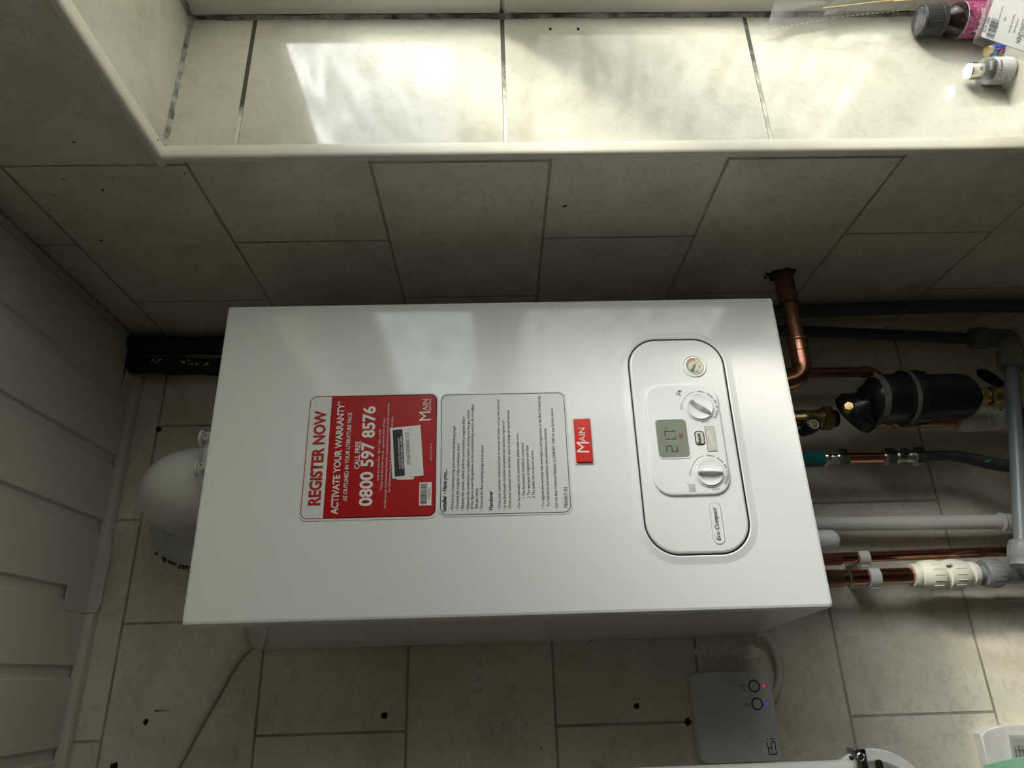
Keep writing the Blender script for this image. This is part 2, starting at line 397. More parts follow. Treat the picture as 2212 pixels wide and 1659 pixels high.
def film_mat(name, tint, a, rough, edge=.5, milk=.9):
    m = bpy.data.materials.new(name); m.use_nodes = True; n = m.node_tree.nodes; l = m.node_tree.links
    out = n['Material Output']; n.remove(n['Principled BSDF'])
    tr = n.new('ShaderNodeBsdfTransparent'); tr.inputs[0].default_value = (*tint, 1)
    gl = n.new('ShaderNodeBsdfPrincipled'); gl.inputs['Base Color'].default_value = (milk, milk, milk * .98, 1); gl.inputs['Roughness'].default_value = rough
    mx = n.new('ShaderNodeMixShader')
    fr = n.new('ShaderNodeLayerWeight'); fr.inputs[0].default_value = .35
    mr = n.new('ShaderNodeMapRange'); l.new(fr.outputs['Facing'], mr.inputs[0]); mr.inputs[3].default_value = a; mr.inputs[4].default_value = min(1, a + edge)
    l.new(mr.outputs[0], mx.inputs[0]); l.new(tr.outputs[0], mx.inputs[1]); l.new(gl.outputs[0], mx.inputs[2]); l.new(mx.outputs[0], out.inputs[0])
    return m
M['film'] = film_mat('thin clear film', (.97, .97, .96), .10, .12)
M['shell'] = film_mat('clear plastic shell', (.95, .95, .94), .03, .2, .18, .5)
M['clear_bottle'] = film_mat('clear bottle glass', (.90, .91, .89), .08, .05, .5, .6)

def pane_mat(name, scatter, lo, hi):
    """obscure window glass: part lets light through in ripples, part scatters it"""
    m = bpy.data.materials.new(name); m.use_nodes = True; n = m.node_tree.nodes; l = m.node_tree.links
    out = n['Material Output']; n.remove(n['Principled BSDF'])
    t = n.new('ShaderNodeTexCoord'); mp = n.new('ShaderNodeMapping'); l.new(t.outputs['Object'], mp.inputs[0])
    mp.inputs['Rotation'].default_value = (math.radians(35), 0, 0); mp.inputs['Scale'].default_value = (1, .55, 1.5)
    nz = n.new('ShaderNodeTexNoise'); nz.inputs['Scale'].default_value = 26; nz.inputs['Detail'].default_value = 3; nz.inputs['Distortion'].default_value = .6
    l.new(mp.outputs[0], nz.inputs['Vector'])
    r = n.new('ShaderNodeValToRGB'); l.new(nz.outputs[0], r.inputs[0]); q = r.color_ramp.elements
    q[0].position = .36; q[0].color = (lo, lo, lo, 1); q[1].position = .66; q[1].color = (hi, hi, hi * .98, 1)
    tr = n.new('ShaderNodeBsdfTransparent'); l.new(r.outputs[0], tr.inputs[0])
    ts = n.new('ShaderNodeBsdfTranslucent'); ts.inputs[0].default_value = (.9, .9, .88, 1)
    gl = n.new('ShaderNodeBsdfGlossy'); gl.inputs['Roughness'].default_value = .08
    m1 = n.new('ShaderNodeMixShader'); m1.inputs[0].default_value = scatter
    m2 = n.new('ShaderNodeMixShader'); m2.inputs[0].default_value = .05
    l.new(tr.outputs[0], m1.inputs[1]); l.new(ts.outputs[0], m1.inputs[2])
    l.new(m1.outputs[0], m2.inputs[1]); l.new(gl.outputs[0], m2.inputs[2]); l.new(m2.outputs[0], out.inputs[0])
    return m
M['pane_top'] = pane_mat('clear rippled glass', .03, .62, .97)
M['pane_low'] = pane_mat('obscure rippled glass', .12, .40, .97)

# ------------------------------------------------------------------ the room
XL, YF = -1.35, -2.3
bm = box(NB(), (XL, D, ZF), (XR + .3, D + .12, ZC + .25))
wall_back = link('wall_back', bm, M['tile_back'], kind='structure')
bm = NB()
for a, b in (((XR, YJ, ZF), (XR + .30, D, ZC + .25)), ((XR, YF, ZF), (XR + .30, YJ2, ZC + .25)),
             ((XR, YJ2, ZH), (XR + .30, YJ, ZC + .25)), ((XR, YJ2, ZF), (XR + .30, YJ, ZS))):
    box(bm, a, b)
bm.normal_update()
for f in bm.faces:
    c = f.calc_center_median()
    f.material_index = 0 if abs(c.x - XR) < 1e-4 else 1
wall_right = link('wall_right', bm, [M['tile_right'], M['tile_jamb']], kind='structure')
link('wall_left', box(NB(), (XL - .1, YF, ZF), (XL, D, ZC + .25)), M['tile_plain'], kind='structure')
link('wall_front', box(NB(), (XL - .1, YF - .1, ZF), (XR + .3, YF, ZC + .25)), M['tile_plain'], kind='structure')
link('floor', box(NB(), (XL - .1, YF - .1, ZF - .1), (XR + .3, D + .1, ZF)), M['tile_floor'], kind='structure')

# ceiling cladding: boards running to the back wall with a recessed joint every 10 cm
bm = NB()
def ceil_strip(x0, x1, y1, z):
    a = [bm.verts.new((x0, YF, z)), bm.verts.new((x1, YF, z)), bm.verts.new((x1, y1, z)), bm.verts.new((x0, y1, z))]
    bm.faces.new(a)
    return a
joints = [XL] + [.357 - .1005 * k for k in range(16, -1, -1)] + [.4575]
for x0, x1 in zip(joints, joints[1:]):
    ye = D
    prof = [(x0, ZC + .006), (x0 + .003, ZC + .006), (x0 + .013, ZC + .0045), (x0 + .0165, ZC), (x1 - .002, ZC), (x1, ZC + .006)]
    if x1 > .44: segs = [(x0, .405, D)]
    for i in range(len(prof) - 1):
        (xa, za), (xb, zb) = prof[i], prof[i + 1]
        ya = D
        if x1 > .44 and xb > .40:
            # last board: torn away round the pipes
            ys = [D, D]
            bm.faces.new([bm.verts.new(p) for p in ((xa, YF, za), (xb, YF, zb), (xb, .232, zb), (xa, .236, za))])
            bm.faces.new([bm.verts.new(p) for p in ((xa, .236, za), (.418, .240, za), (.409, .252, za), (.407, D, za), (xa, D, za))]) if xa < .40 else None
        else:
            bm.faces.new([bm.verts.new(p) for p in ((xa, YF, za), (xb, YF, zb), (xb, ya, zb), (xa, ya, za))])
box(bm, (.4575, YF, ZC + .001), (XR - .003, .236, ZC + .006))
box(bm, (XL, YF, ZC + .16), (XR, D, ZC + .2))
link('ceiling', bm, M['plastic_ceiling'], kind='structure')
bm = NB(); bevel_box(bm, (XL, D - .016, ZC - .0105), (.412, D - .001, ZC + .004), .0012)
tr1 = link('trim_1', bm, M['plastic_ceiling'], kind='structure')
# loose flap of cladding tape over the cove
bm = NB(); g = []
fl = [(.145, 1.0), (.13, 1.25), (.10, 1.3), (.075, 1.2), (.052, 1.25), (.040, .9)]
for x, k in fl:
    g.append([bm.verts.new((x, D - .075, ZC - .0005)), bm.verts.new((x, D - .018, ZC - .001)), bm.verts.new((x + .001, D - .0178, ZC - .008 * k)), bm.verts.new((x + .001, D - .013 - .003 * k, ZC - .015 * k))])
for A, B in zip(g, g[1:]):
    for i in range(3): bm.faces.new((A[i], A[i + 1], B[i + 1], B[i]))
bmesh.ops.solidify(bm, geom=bm.faces[:], thickness=.001)
link('loose_flap', bm, M['plastic_ceiling'], tr1)

# quarter round plastic trim round the window opening
def trim_bead(bm, a, b, inx, iny):
    """bead from a to b; inx points into the wall's room side, iny out over the wall face"""
    a, b = V3(a), V3(b); pr = []
    for k in range(9):
        t = k / 8 * PI / 2; pr.append((math.sin(t), math.cos(t)))
    # profile: starts at reveal side, rounds to the wall face, width .016, proud .006
    pts = [(0, 0)] + [(.001 + .015 * (1 - math.cos(k / 8 * PI / 2)), .007 * math.sin(k / 8 * PI / 2)) for k in range(9)]
    pts = [(.0, -.010)] + [(.017 - .0165 * math.cos(k / 10 * PI / 2) if 0 else .0005 + .0130 * (k / 10), .0055 * math.sqrt(max(0, 1 - ((k / 10) - .35) ** 2 / .65 ** 2)) if k > 3 else .0055 * math.sqrt(max(0, 1 - ((.35 - k / 10) / .36) ** 2))) for k in range(11)] + [(.0136, -.003)]
    A = [bm.verts.new(a + iny * p + inx * q) for p, q in pts]; B = [bm.verts.new(b + iny * p + inx * q) for p, q in pts]
    n = len(pts)
    for i in range(n - 1): bm.faces.new((A[i], A[i + 1], B[i + 1], B[i]))
    bm.faces.new(A); bm.faces.new(B)
bm = NB(); trim_bead(bm, (XR, YJ - .007, ZS - .01), (XR, YJ - .007, ZH - .002), -EX, EY)
link('trim_2', bm, M['trim'], kind='structure', angle=50)
bm = NB(); trim_bead(bm, (XR, YJ2, ZH - .004), (XR, YJ + .008, ZH - .004), -EX, EZ)
link('trim_3', bm, M['trim'], kind='structure', angle=50)
bm = NB(); trim_bead(bm, (XR, YJ2, ZS + .004), (XR, YJ - .010, ZS + .004), -EX, -EZ)
link('trim_4', bm, M['trim'], kind='structure', angle=50)

# window: white frame with a transom, obscure glass above and below
win = bpy.data.objects.new('window_1', None); C.objects.link(win); win.location = (XF, YJ, ZS + ZO); ORG['window_1'] = V3((XF, YJ, ZS)); win['kind'] = 'structure'
def bar(bm, a, b, r=.006): return bevel_box(bm, a, b, r, 3)
def frame_bar(bm, p0, p1, axis, wdt, inward, x0=XF - .004, x1=XF + .062):
    x0 += abs(inward.z) * .0012 + (.0012 if inward.z > 0 else 0)
    """frame member along axis from p0 to p1, stepping back towards the glass"""
    prof = [(0, x1), (0, x0 + .004), (.004, x0), (wdt * .42, x0), (wdt * .58, x0 + .012), (wdt * .62, x0 + .018), (wdt * .9, x0 + .022), (wdt, x0 + .032), (wdt, x1)]
    A = [bm.verts.new(V3((x, 0, 0)) + p0 + inward * w) for w, x in prof]; B = [bm.verts.new(V3((x, 0, 0)) + p1 + inward * w) for w, x in prof]
    n = len(prof)
    for i in range(n): bm.faces.new((A[i], A[(i + 1) % n], B[(i + 1) % n], B[i]))
    bm.faces.new(A); bm.faces.new(B)
def member(name, y0, z0, y1, z1, inward, wdt):
    bm = NB(); frame_bar(bm, V3((0, y0, z0)), V3((0, y1, z1)), None, wdt, inward); link(name, bm, M['upvc'], win, angle=25)
member('frame_side', YJ - .001, .348, YJ - .001, ZH, -EY, .062)
member('frame_side', YJ - .001, ZS, YJ - .001, .342, -EY, .050)
member('frame_head', YJ - .001, ZH, YJ2, ZH, -EZ, .082)
member('frame_side', YJ2 + .001, ZS, YJ2 + .001, ZH, EY, .060)
member('frame_sill', YJ, ZS, YJ2, ZS, EZ, .062)
member('transom', YJ, .345, YJ2, .345, EZ, .068)
member('transom', YJ, .345, YJ2, .345, -EZ, .050)
link('window_pane', box(NB(), (XF + .040, YJ2 + .03, .40), (XF + .044, YJ - .03, ZH - .06)), M['pane_top'], win)
link('window_pane', box(NB(), (XF + .040, YJ2 + .03, ZS + .03), (XF + .044, YJ - .03, .31)), M['pane_low'], win)
# casement stay
bm = NB(); tube(bm, smooth_path([(XF - .006, -.92, .418), (XF - .022, -.95, .42), (XF - .025, -1.02, .428), (XF - .018, -1.10, .425), (XF - .03, -1.13, .43)]), .006, 12)
link('casement_stay', bm, M['brass'], win)
# mould-stained sealant between frame and jamb
def sealant(a, b, u, w, n=150):
    bm = NB(); a, b = V3(a), V3(b); A = []
    for i in range(n + 1):
        p = a.lerp(b, i / n); j = .62 + .10 * random.uniform(-1, 1) + .10 * math.sin(i * .37)
        A.append([bm.verts.new(p + u * .0065 * j), bm.verts.new(p + u * .0035 * j + w * .0035 * j), bm.verts.new(p + w * .0065 * j)])
    for p, q in zip(A, A[1:]):
        for k in range(2): bm.faces.new((p[k], p[k + 1], q[k + 1], q[k]))
    return bm
for a, b, u, w in (((XF - .004, YJ, ZS), (XF - .004, YJ, ZH), -EX, -EY), ((XF - .004, YJ, ZH), (XF - .004, YJ2, ZH), -EX, -EZ)):
    link('sealant', sealant(a, b, u, w), M['mastic'], win, angle=80)
link('sealant', sealant((XR + .006, YJ, ZH), (XF, YJ, ZH), -EY, -EZ), M['mastic'], win, angle=80)

# ------------------------------------------------------------------ boiler
BW, BH, BD = .3844, .70, D - .002
boiler = thing('boiler', 'white wall-hung boiler with red warranty sticker and control panel', 'boiler', (BW / 2, BD, 0))
bm = NB()

def case_ring(y, ex, ins=0.0):
    o = []
    for x, z in rr_pts(BW - 2 * ins, BH - 2 * ins, .0025, 4):
        o.append(bm.verts.new((BW / 2 + x + (ex if x > 0 else -ex), y, BH / 2 + z)))
    return o
R_ = [case_ring(0, 0, .0035), case_ring(.0008, 0, .001), case_ring(.0035, 0), case_ring(.022, .0012), case_ring(.0225, .0004), case_ring(.0245, .0004), case_ring(.025, .0014), case_ring(BD, .0158)]
for A, B in zip(R_, R_[1:]):
    n = len(A)
    for i in range(n): bm.faces.new((A[i], A[(i + 1) % n], B[(i + 1) % n], B[i]))
bm.faces.new(R_[0]); bm.faces.new(R_[-1])
casing = link('casing', bm, M['case'], boiler, angle=50)
U, Vv, N = EX, EZ, -EY

def rect_px(p_tl, p_tr, p_br, p_bl, y=0.0):
    """image corners (as seen sideways) -> centre, width, height, on the front plane; order: image bottom-left, top-left, top-right, bottom-right"""
    a, b, c, d = (at(*p, 1, y) for p in (p_tl, p_tr, p_br, p_bl))
    x0, x1 = (a.x + d.x) / 2, (b.x + c.x) / 2; z1, z0 = (a.z + b.z) / 2, (c.z + d.z) / 2
    return V3(((x0 + x1) / 2, y, (z0 + z1) / 2)), abs(x1 - x0), abs(z1 - z0)
def cw(cx, cy): return 600 + cx / 5.53, 840 + cy / 5.53     # measured on the close-ups of the stickers
def ci(cx, cy): return 930 + cx / 5.53, 840 + cy / 5.53

# warranty sticker
O, w, h = rect_px(cw(248, 1605), cw(372, 95), cw(1916, 36), cw(1910, 1530))
bm = rr_loft(NB(), O, U, Vv, N, w, h, .009, [(0, -.001), (0, .0003), (.0003, .0005)])
ws = link('warranty_sticker', bm, M['sticker'], boiler, label='red and white registration sticker')
O2, w2, h2 = rect_px(cw(268, 1576), cw(390, 103), cw(1897, 55), cw(1893, 1505))
bm = NB()
def rr_outline(bm, O, w, h, r, t, off):
    a = [bm.verts.new(V3(O) + U * x + Vv * y + N * off) for x, y in rr_pts(w, h, r)]
    b = [bm.verts.new(V3(O) + U * x + Vv * y + N * off) for x, y in rr_pts(w - 2 * t, h - 2 * t, r - t)]
    n = len(a)
    for i in range(n): bm.faces.new((a[i], a[(i + 1) % n], b[(i + 1) % n], b[i]))
rr_outline(bm, O2, w2, h2, .008, .0008, .0006)
OR, wr, hr = rect_px(cw(545, 1560), cw(645, 103), cw(1895, 55), cw(1893, 1505))
zt = O2.z + h2 / 2 - (OR.z + hr / 2); hh = h2 - zt
pts = [(x, y) for x, y in rr_pts(w2, h2, .008)]
field = [(x, min(y, h2 / 2 - zt)) for x, y in pts]
ff = []
for p in field:
    if not ff or (abs(p[0] - ff[-1][0]) + abs(p[1] - ff[-1][1])) > 1e-5: ff.append(p)
top = h2 / 2 - zt
ff = [p for p in ff if p[1] < top - 1e-6] + []
i0 = [p for p in ff]
left = [p for p in i0 if p[0] < 0]; right = [p for p in i0 if p[0] >= 0]
poly(bm, O2, U, Vv, N, [(w2 / 2, top), (-w2 / 2, top)] + left + right, .0006)
link('red_field', bm, M['red_print'], ws)
bm = text_px(NB(), 'REGISTER NOW', cw(503, 1392), cw(584, 260), .0008, bold=.035, sy=1.18)
link('heading', bm, M['red_text'], ws, fix=False)
bm = NB()
T = lambda s, p, q, **k: text_px(bm, s, p, q, .0008, **k)
T('ACTIVATE YOUR WARRANTY*', cw(715, 1503), cw(800, 145), bold=.03, sy=1.12)
T('AS OUTLINED IN YOUR LITERATURE PACK', cw(825, 1342), cw(888, 277), bold=.022, sy=1.15)
T('CALL FREE', cw(973, 958), cw(990, 625), bold=.022, sy=1.15)
T('0800 597 8576', cw(1122, 1400), cw(1167, 208), bold=.03, sy=1.02)
T('Lines are open 8am - 8pm, 7 days a week.', cw(1208, 1095), cw(1232, 480), res=2)
T('* Please note the boiler must be registered within 30 days.', cw(1248, 1225), cw(1284, 350), res=2)
T('the Benchmark Commissioning Checklist completed and an annual service carried out.', cw(1292, 1432), cw(1336, 168), res=2)
T('For full warranty terms & conditions see baxi.co.uk/warranty', cw(1345, 1232), cw(1381, 335), res=2)
T('M', cw(1828, 378), cw(1826, 270), sy=1.1)
T('AIN', cw(1797, 262), cw(1793, 122), sy=1.0)
T('HEATING', cw(1832, 268), cw(1832, 122), sy=1.0, res=2)
T('MAN 15107 15122 65', cw(1840, 860), cw(1840, 655), res=1)
link('lettering', bm, M['white_print'], ws, fix=False)
# barcode patch and serial label, stuck on the sticker
O3, w3, h3 = rect_px(cw(1690, 1398), cw(1690, 1120), cw(1840, 1115), cw(1838, 1390))
bc = link('barcode_patch', rr_loft(NB(), O3, U, Vv, N, w3, h3, .0005, [(0, .0003), (0, .0007)]), [M['white_print'], M['ink']], ws)
def barcode(bm, a, w, h, off, n=34, seed=3):
    r = random.Random(seed); x = 0; cells = []
    while x < w:
        t = r.choice((1, 1, 1, 2, 2, 3)) * w / 95; g = r.choice((1, 1, 2, 2)) * w / 95
        if x + t > w: break
        cells.append((x, t)); x += t + g
    for x, t in cells:
        poly(bm, V3(a), U, Vv, N, [(x, 0), (x + t, 0), (x + t, h), (x, h)], off)
bm = NB(); barcode(bm, O3 - U * w3 * .45 - Vv * h3 * .12, w3 * .9, h3 * .52, .0008)
T('7729392', cw(1825, 1320), cw(1825, 1185), sy=1.1)
link('barcode', bm, M['ink'], ws, fix=False)
O4, w4, h4 = rect_px(cw(1410, 1090), cw(1430, 465), cw(1646, 458), cw(1636, 1082))
bm = rr_loft(NB(), O4, U, Vv, N, w4, h4, .003, [(0, .0003), (0, .0008)])
a, b_ = at(*cw(1520, 1040), 1, 0), at(*cw(1490, 485), 1, 0)
us = (b_ - a).normalized(); vs2 = V3((-us.z, 0, us.x)); Lw = (b_ - a).length
strip = a.copy()
poly(bm, strip, us, vs2, N, [(-.002, -.0215), (Lw + .003, -.0215), (Lw + .003, .0145), (-.002, .0145)], .0006, .0004)
link('serial_label', bm, M['sticker'], ws)
bm = NB(); poly(bm, strip, us, vs2, N, [(0, 0), (Lw, 0), (Lw, .0115), (0, .0115)], .0012)
text_px(bm, 'STN261320246XC-CZ1', cw(1588, 905), cw(1562, 520), .0012, sy=1.35)
link('serial_print', bm, M['ink'], ws, fix=False)
bm = NB()
text_px(bm, 'TO ACTIVATE YOUR WARRANTY', cw(1474, 955), cw(1455, 585), .0014, sy=1.25, bold=.01, res=2)
text_px(bm, 'REGISTER THIS SERIAL NUMBER', cw(1507, 955), cw(1487, 570), .0014, sy=1.25, bold=.01, res=2)
link('serial_heading', bm, M['white_print'], ws, fix=False)

# installer sticker
O, w, h = rect_px(ci(90, 1532), ci(120, 55), ci(1610, 28), ci(1706, 1500))
ins = link('installer_sticker', rr_loft(NB(), O, U, Vv, N, w, h, .009, [(0, -.001), (0, .0003), (.0003, .0005)]), M['sticker'], boiler, label='white instruction sticker with black border')
O2, w2, h2 = rect_px(ci(110, 1512), ci(136, 75), ci(1592, 43), ci(1680, 1476))
bm = NB(); rr_outline(bm, O2, w2, h2, .008, .0007, .0007)
for s, p, q, bd in (('Installer - Have you...', (187, 1465), (195, 965), .035),
    ('\u2022 Primed the condensate trap and removed all blanking plugs?', (275, 1462), (297, 443), 0),
    ('\u2022 Checked the integrity of the condensate drain?', (335, 1458), (347, 652), 0),
    ('\u2022 Flushed the system, added inhibitor and installed a magnetic filter?', (398, 1460), (410, 332), 0),
    ('\u2022 Allowed the combustion to stabilise before carrying out flue gas checks?', (462, 1458), (467, 250), 0),
    ('(if the figures meet the guidance in the commissioning section, do not adjust', (510, 1438), (515, 185), 0),
    ('the gas valve)', (562, 1432), (570, 1193), 0),
    ('\u2022 Ensured the flue sampling plugs are in place?', (622, 1452), (632, 675), 0),
    ('Handover', (742, 1448), (742, 1220), .035),
    ('\u2022 Does your customer understand how to operate the boiler and use the controls?', (838, 1445), (820, 128), 0),
    ('\u2022 Is the Benchmark checklist completed and warranty registered?', (902, 1445), (882, 382), 0),
    ('\u2022 Does your customer know that they need to arrange an annual service?', (962, 1445), (940, 255), 0),
    ('\u2022 For the warranty to be maintained, please make sure...', (1073, 1440), (1050, 520), 0),
    ('1 The Benchmark checklist is completed', (1130, 1305), (1110, 647), 0),
    ('2 The warranty is registered with Baxi', (1190, 1305), (1167, 675), 0),
    ('3 The boiler has an annual service', (1248, 1303), (1228, 740), 0),
    ('\u2022 To register the warranty visit www.baxi.co.uk/registration or the Baxi Toolbelt app', (1360, 1430), (1308, 82), 0),
    ('For full terms and conditions visit www.baxi.co.uk/terms', (1422, 1402), (1382, 475), 0),
    ('Call the Baxi Technical Helpline on 0344 871 1545 for any further advice.', (1520, 1428), (1462, 230), 0),
    ('7866867-02', (1640, 1425), (1632, 1175), .004)):
    text_px(bm, s, ci(*p), ci(*q), .0007, bold=bd or .008, sy=1.12, res=2)
link('lettering', bm, M['ink'], ins, fix=False)

# brand badge
O, w, h = rect_px(ci(1742, 888), ci(1705, 370), ci(1900, 364), ci(1942, 885))
rim = rr_loft(NB(), O, U, Vv, N, w + .005, h + .005, .003, [(0, -.001), (.0008, .0008), (.002, .0004)])
bd = link('brand_badge', rr_loft(NB(), O, U, Vv, N, w, h, .0015, [(0, -.001), (0, .0022), (.0008, .003)]), M['badge'], boiler)
link('badge_rim', rim, M['case'], bd)
bm = NB(); text_px(bm, 'M', ci(1892, 770), ci(1888, 645), .0032, sy=1.05); text_px(bm, 'AIN', ci(1848, 640), ci(1838, 475), .0032)
link('lettering', bm, M['white_print'], bd, fix=False)

# control panel
cp_c, cp_w, cp_h = rect_px((1397, 1199), (1356, 736), (1556, 734), (1624, 1196))
a_, b2 = at(1450, 736, 1, 0), at(1510, 1197, 1, 0)
cp_w = abs(a_.x - b2.x); cp_c.x = (a_.x + b2.x) / 2
cp = link('control_panel', rr_loft(NB(), cp_c, U, Vv, N, cp_w, cp_h, .036, [(.0002, -.002), (.0002, .0005), (.0012, .0025), (.003, .0032)], seg=16), M['panel'], boiler)
link('panel_gap', rr_loft(NB(), cp_c, U, Vv, N, cp_w + .0032, cp_h + .0032, .0376, [(0, -.001), (0, .0006)], seg=16), M['gap'], cp)
bm = NB(); LL = []
for off_, hh in ((.0016, .0002), (.0016, .0014), (.0030, .0019), (.0055, .0012), (.011, .0001)):
    LL.append([bm.verts.new(cp_c + U * x + Vv * y + N * hh) for x, y in rr_pts(cp_w + 2 * off_, cp_h + 2 * off_, .036 + off_, 16)])
for A, B in zip(LL, LL[1:]):
    n = len(A)
    for i in range(n): bm.faces.new((A[i], A[(i + 1) % n], B[(i + 1) % n], B[i]))
link('panel_lip', bm, M['case'], cp)
o2, w2, h2 = rect_px((1412, 1073), (1386, 834), (1546, 832), (1579, 1071))
a_, b2 = at(1440, 833, 1, 0), at(1500, 1073, 1, 0); w2 = abs(a_.x - b2.x); o2.x = (a_.x + b2.x) / 2
link('raised_fascia', rr_loft(NB(), o2, U, Vv, N, w2, h2, .022, [(0, .002), (.0004, .0045), (.0014, .0058), (.003, .0062)], seg=14), M['panel'], cp)
PF = .0062                                    # front of the fascia above the casing
def on_panel(u, v, h_=PF): p = at(u, v, 1, -h_); p.y = 0; return p
# pressure gauge
g = on_panel(1499, 791, .003)
ga = link('pressure_gauge', lathe(NB(), g, N, [(.0028, .0150), (.0040, .0150), (.0046, .0142), (.0042, .0132), (.0034, .0128), (.0034, .0118), (.0046, .0113), (.0046, .0108), (.0036, .0106)], 48, cap=False), M['panel'], cp)
link('bezel', lathe(NB(), g, N, [(.0034, .0117), (.0048, .0112), (.0048, .0107), (.0034, .0104)], 48, cap=False), M['chrome'], cp)
link('dial', lathe(NB(), g, N, [(.0034, .0108), (.0036, .0107), (.0036, 0)], 40, cap=False), M['dial'], cp)
bm = NB()
arc(bm, g, U, Vv, N, .0078, .0094, 66, 128, .0038)
link('green_scale', bm, M['green'], cp)
bm = NB(); arc(bm, g, U, Vv, N, .0072, .0093, -15, 62, .0038, 16); arc(bm, g, U, Vv, N, .0072, .0093, 186, 212, .0038, 6)
link('orange_scale', bm, M['orange'], cp)
bm = NB()
poly(bm, g, U, Vv, N, [(0, 0), (-.0094 * math.cos(math.radians(48)), .0094 * math.sin(math.radians(48))), (-.0094 * math.cos(math.radians(25)), .0094 * math.sin(math.radians(25))), (-.0094 * math.cos(math.radians(2)), .0003)], .0039)
link('green_needle', bm, M['green'], cp)
bm = NB(); poly(bm, g, U, Vv, N, [(.004, -.0022), (.0035, -.0015), (-.0001, .0008), (-.0085, .0047), (-.0007, -.0007)], .0042)
lathe(bm, g, N, [(.0042, .0015), (.0048, .0013), (.0048, 0)], 16, cap=False)
text(bm, 'bar', g + U * (-.003) + Vv * (-.0075), U, Vv, N, size=.0035, off=.0039)
text(bm, '2', g + U * (-.002) + Vv * .0042, U, Vv, N, size=.0026, off=.0039)
text(bm, '3', g + U * (.0042) + Vv * .0018, U, Vv, N, size=.0026, off=.0039)
text(bm, '4', g + U * (.004) + Vv * (-.0045), U, Vv, N, size=.0026, off=.0039)
text(bm, '0', g + U * (-.0062) + Vv * (-.005), U, Vv, N, size=.0026, off=.0039)
link('needle', bm, M['lcd_seg'], cp, fix=False)
link('gauge_glass', lathe(NB(), g, N, [(.0044, .0106), (.0050, .0104), (.0056, .006), (.0058, 0)], 32, cap=False), M['film'], cp)
# knobs
def knob(u, v, ang):
    k = on_panel(u, v)
    link('knob_well', lathe(NB(), k, N, [(PF - .003, .0179), (PF + .0004, .0180), (PF + .0010, .0174), (PF + .0002, .0166), (PF - .001, .0164)], 56, cap=False), M['panel'], cp)
    bm = lathe(NB(), k, N, [(PF - .001, .0160), (PF + .0016, .0159), (PF + .0026, .0152), (PF + .0022, .0138), (PF + .0016, .009), (PF + .0013, 0)], 56, cap=False)
    kb = link('control_knob', bm, M['panel'], cp)
    d = V3((math.cos(ang), 0, math.sin(ang))); s = V3((-d.z, 0, d.x)); bm = NB(); A = []
    for i in range(13):
        t = i / 12 * 2 - 1; wv = .0042 * (1 - t * t) + .0004; hgt = .0085 * (1 - .35 * t * t)
        c = k + d * (t * .0145)
        A.append([bm.verts.new(c + s * (-wv) + N * (PF + .0018)), bm.verts.new(c - s * .0007 + N * (PF + hgt)), bm.verts.new(c + s * .0007 + N * (PF + hgt)), bm.verts.new(c + s * wv + N * (PF + .0018))])
    for P, Q in zip(A, A[1:]):
        for j in range(3): bm.faces.new((P[j], P[j + 1], Q[j + 1], Q[j]))
    link('knob_grip', bm, M['panel'], cp, angle=60)
    link('knob_pointer', lathe(NB(), k + d * .0122, N, [(PF + .0018, .0022), (PF + .0085, .0020), (PF + .0092, .0012), (PF + .0093, 0)], 16, cap=False), M['case'], cp)
    return k
k1 = knob(1511, 880, math.radians(54)); k2 = knob(1532, 1021, math.radians(87))
def ticks(k, gap60):
    bm = NB()
    # thin to thick segments sweeping clockwise from Min to Max as seen from the room
    segs = [(74, 8, .0199, .0207), (1, -25, .0199, .0216), (-32, -58, .0199, .0220), (-63, -78, .0200, .0224), (-84, -95, .0200, .0226), (-100, -130, .0200, .0228)]
    for i, (a0, a1, r0, r1) in enumerate(segs):
        if gap60 and i == 4: continue
        arc(bm, k, U, Vv, N, r0, r1, a0, a1, PF + .0002, 10)
    return bm
bm = ticks(k1, False)
text_px(bm, 'Min', (1476.5, 884), (1474.5, 871), .0003, -PF)
text_px(bm, 'Max', (1517, 916), (1533, 912), .0003, -PF)
ti = V3((0, 0, 0)) + on_panel(1466, 850)
def bx(bm, o, x0, y0, x1, y1, off): poly(bm, o, U, Vv, N, [(x0, y0), (x1, y0), (x1, y1), (x0, y1)], off)
bx(bm, ti, -.0030, -.0026, -.0014, .0010, PF + .0003); bx(bm, ti, -.0014, -.0016, .0040, .0006, PF + .0003)
bx(bm, ti, .0020, -.0040, .0040, .0000, PF + .0003); bx(bm, ti, -.0006, .0006, .0006, .0028, PF + .0003); bx(bm, ti, -.0022, .0024, .0022, .0034, PF + .0003)
link('hot_water_scale', bm, M['grey_print'], cp, fix=False)
bm = ticks(k2, True)
text_px(bm, 'Min', (1495.5, 1027), (1494.5, 1013), .0003, -PF)
text_px(bm, 'Max', (1540, 1061.5), (1555, 1057), .0003, -PF)
text_px(bm, '60', (1576.5, 1025), (1574.5, 1016), .0003, -PF)
ri = on_panel(1494, 1053)
for j in range(4): bx(bm, ri, -.0046 + j * .0024, -.0044, -.0036 + j * .0024, .0034, PF + .0003)
lathe(bm, ri + U * .0052 + Vv * .0036 + N * (PF + .0002), N, [(0, .0007), (.0001, 0)], 10, cap=False)
link('heating_scale', bm, M['grey_print'], cp, fix=False)
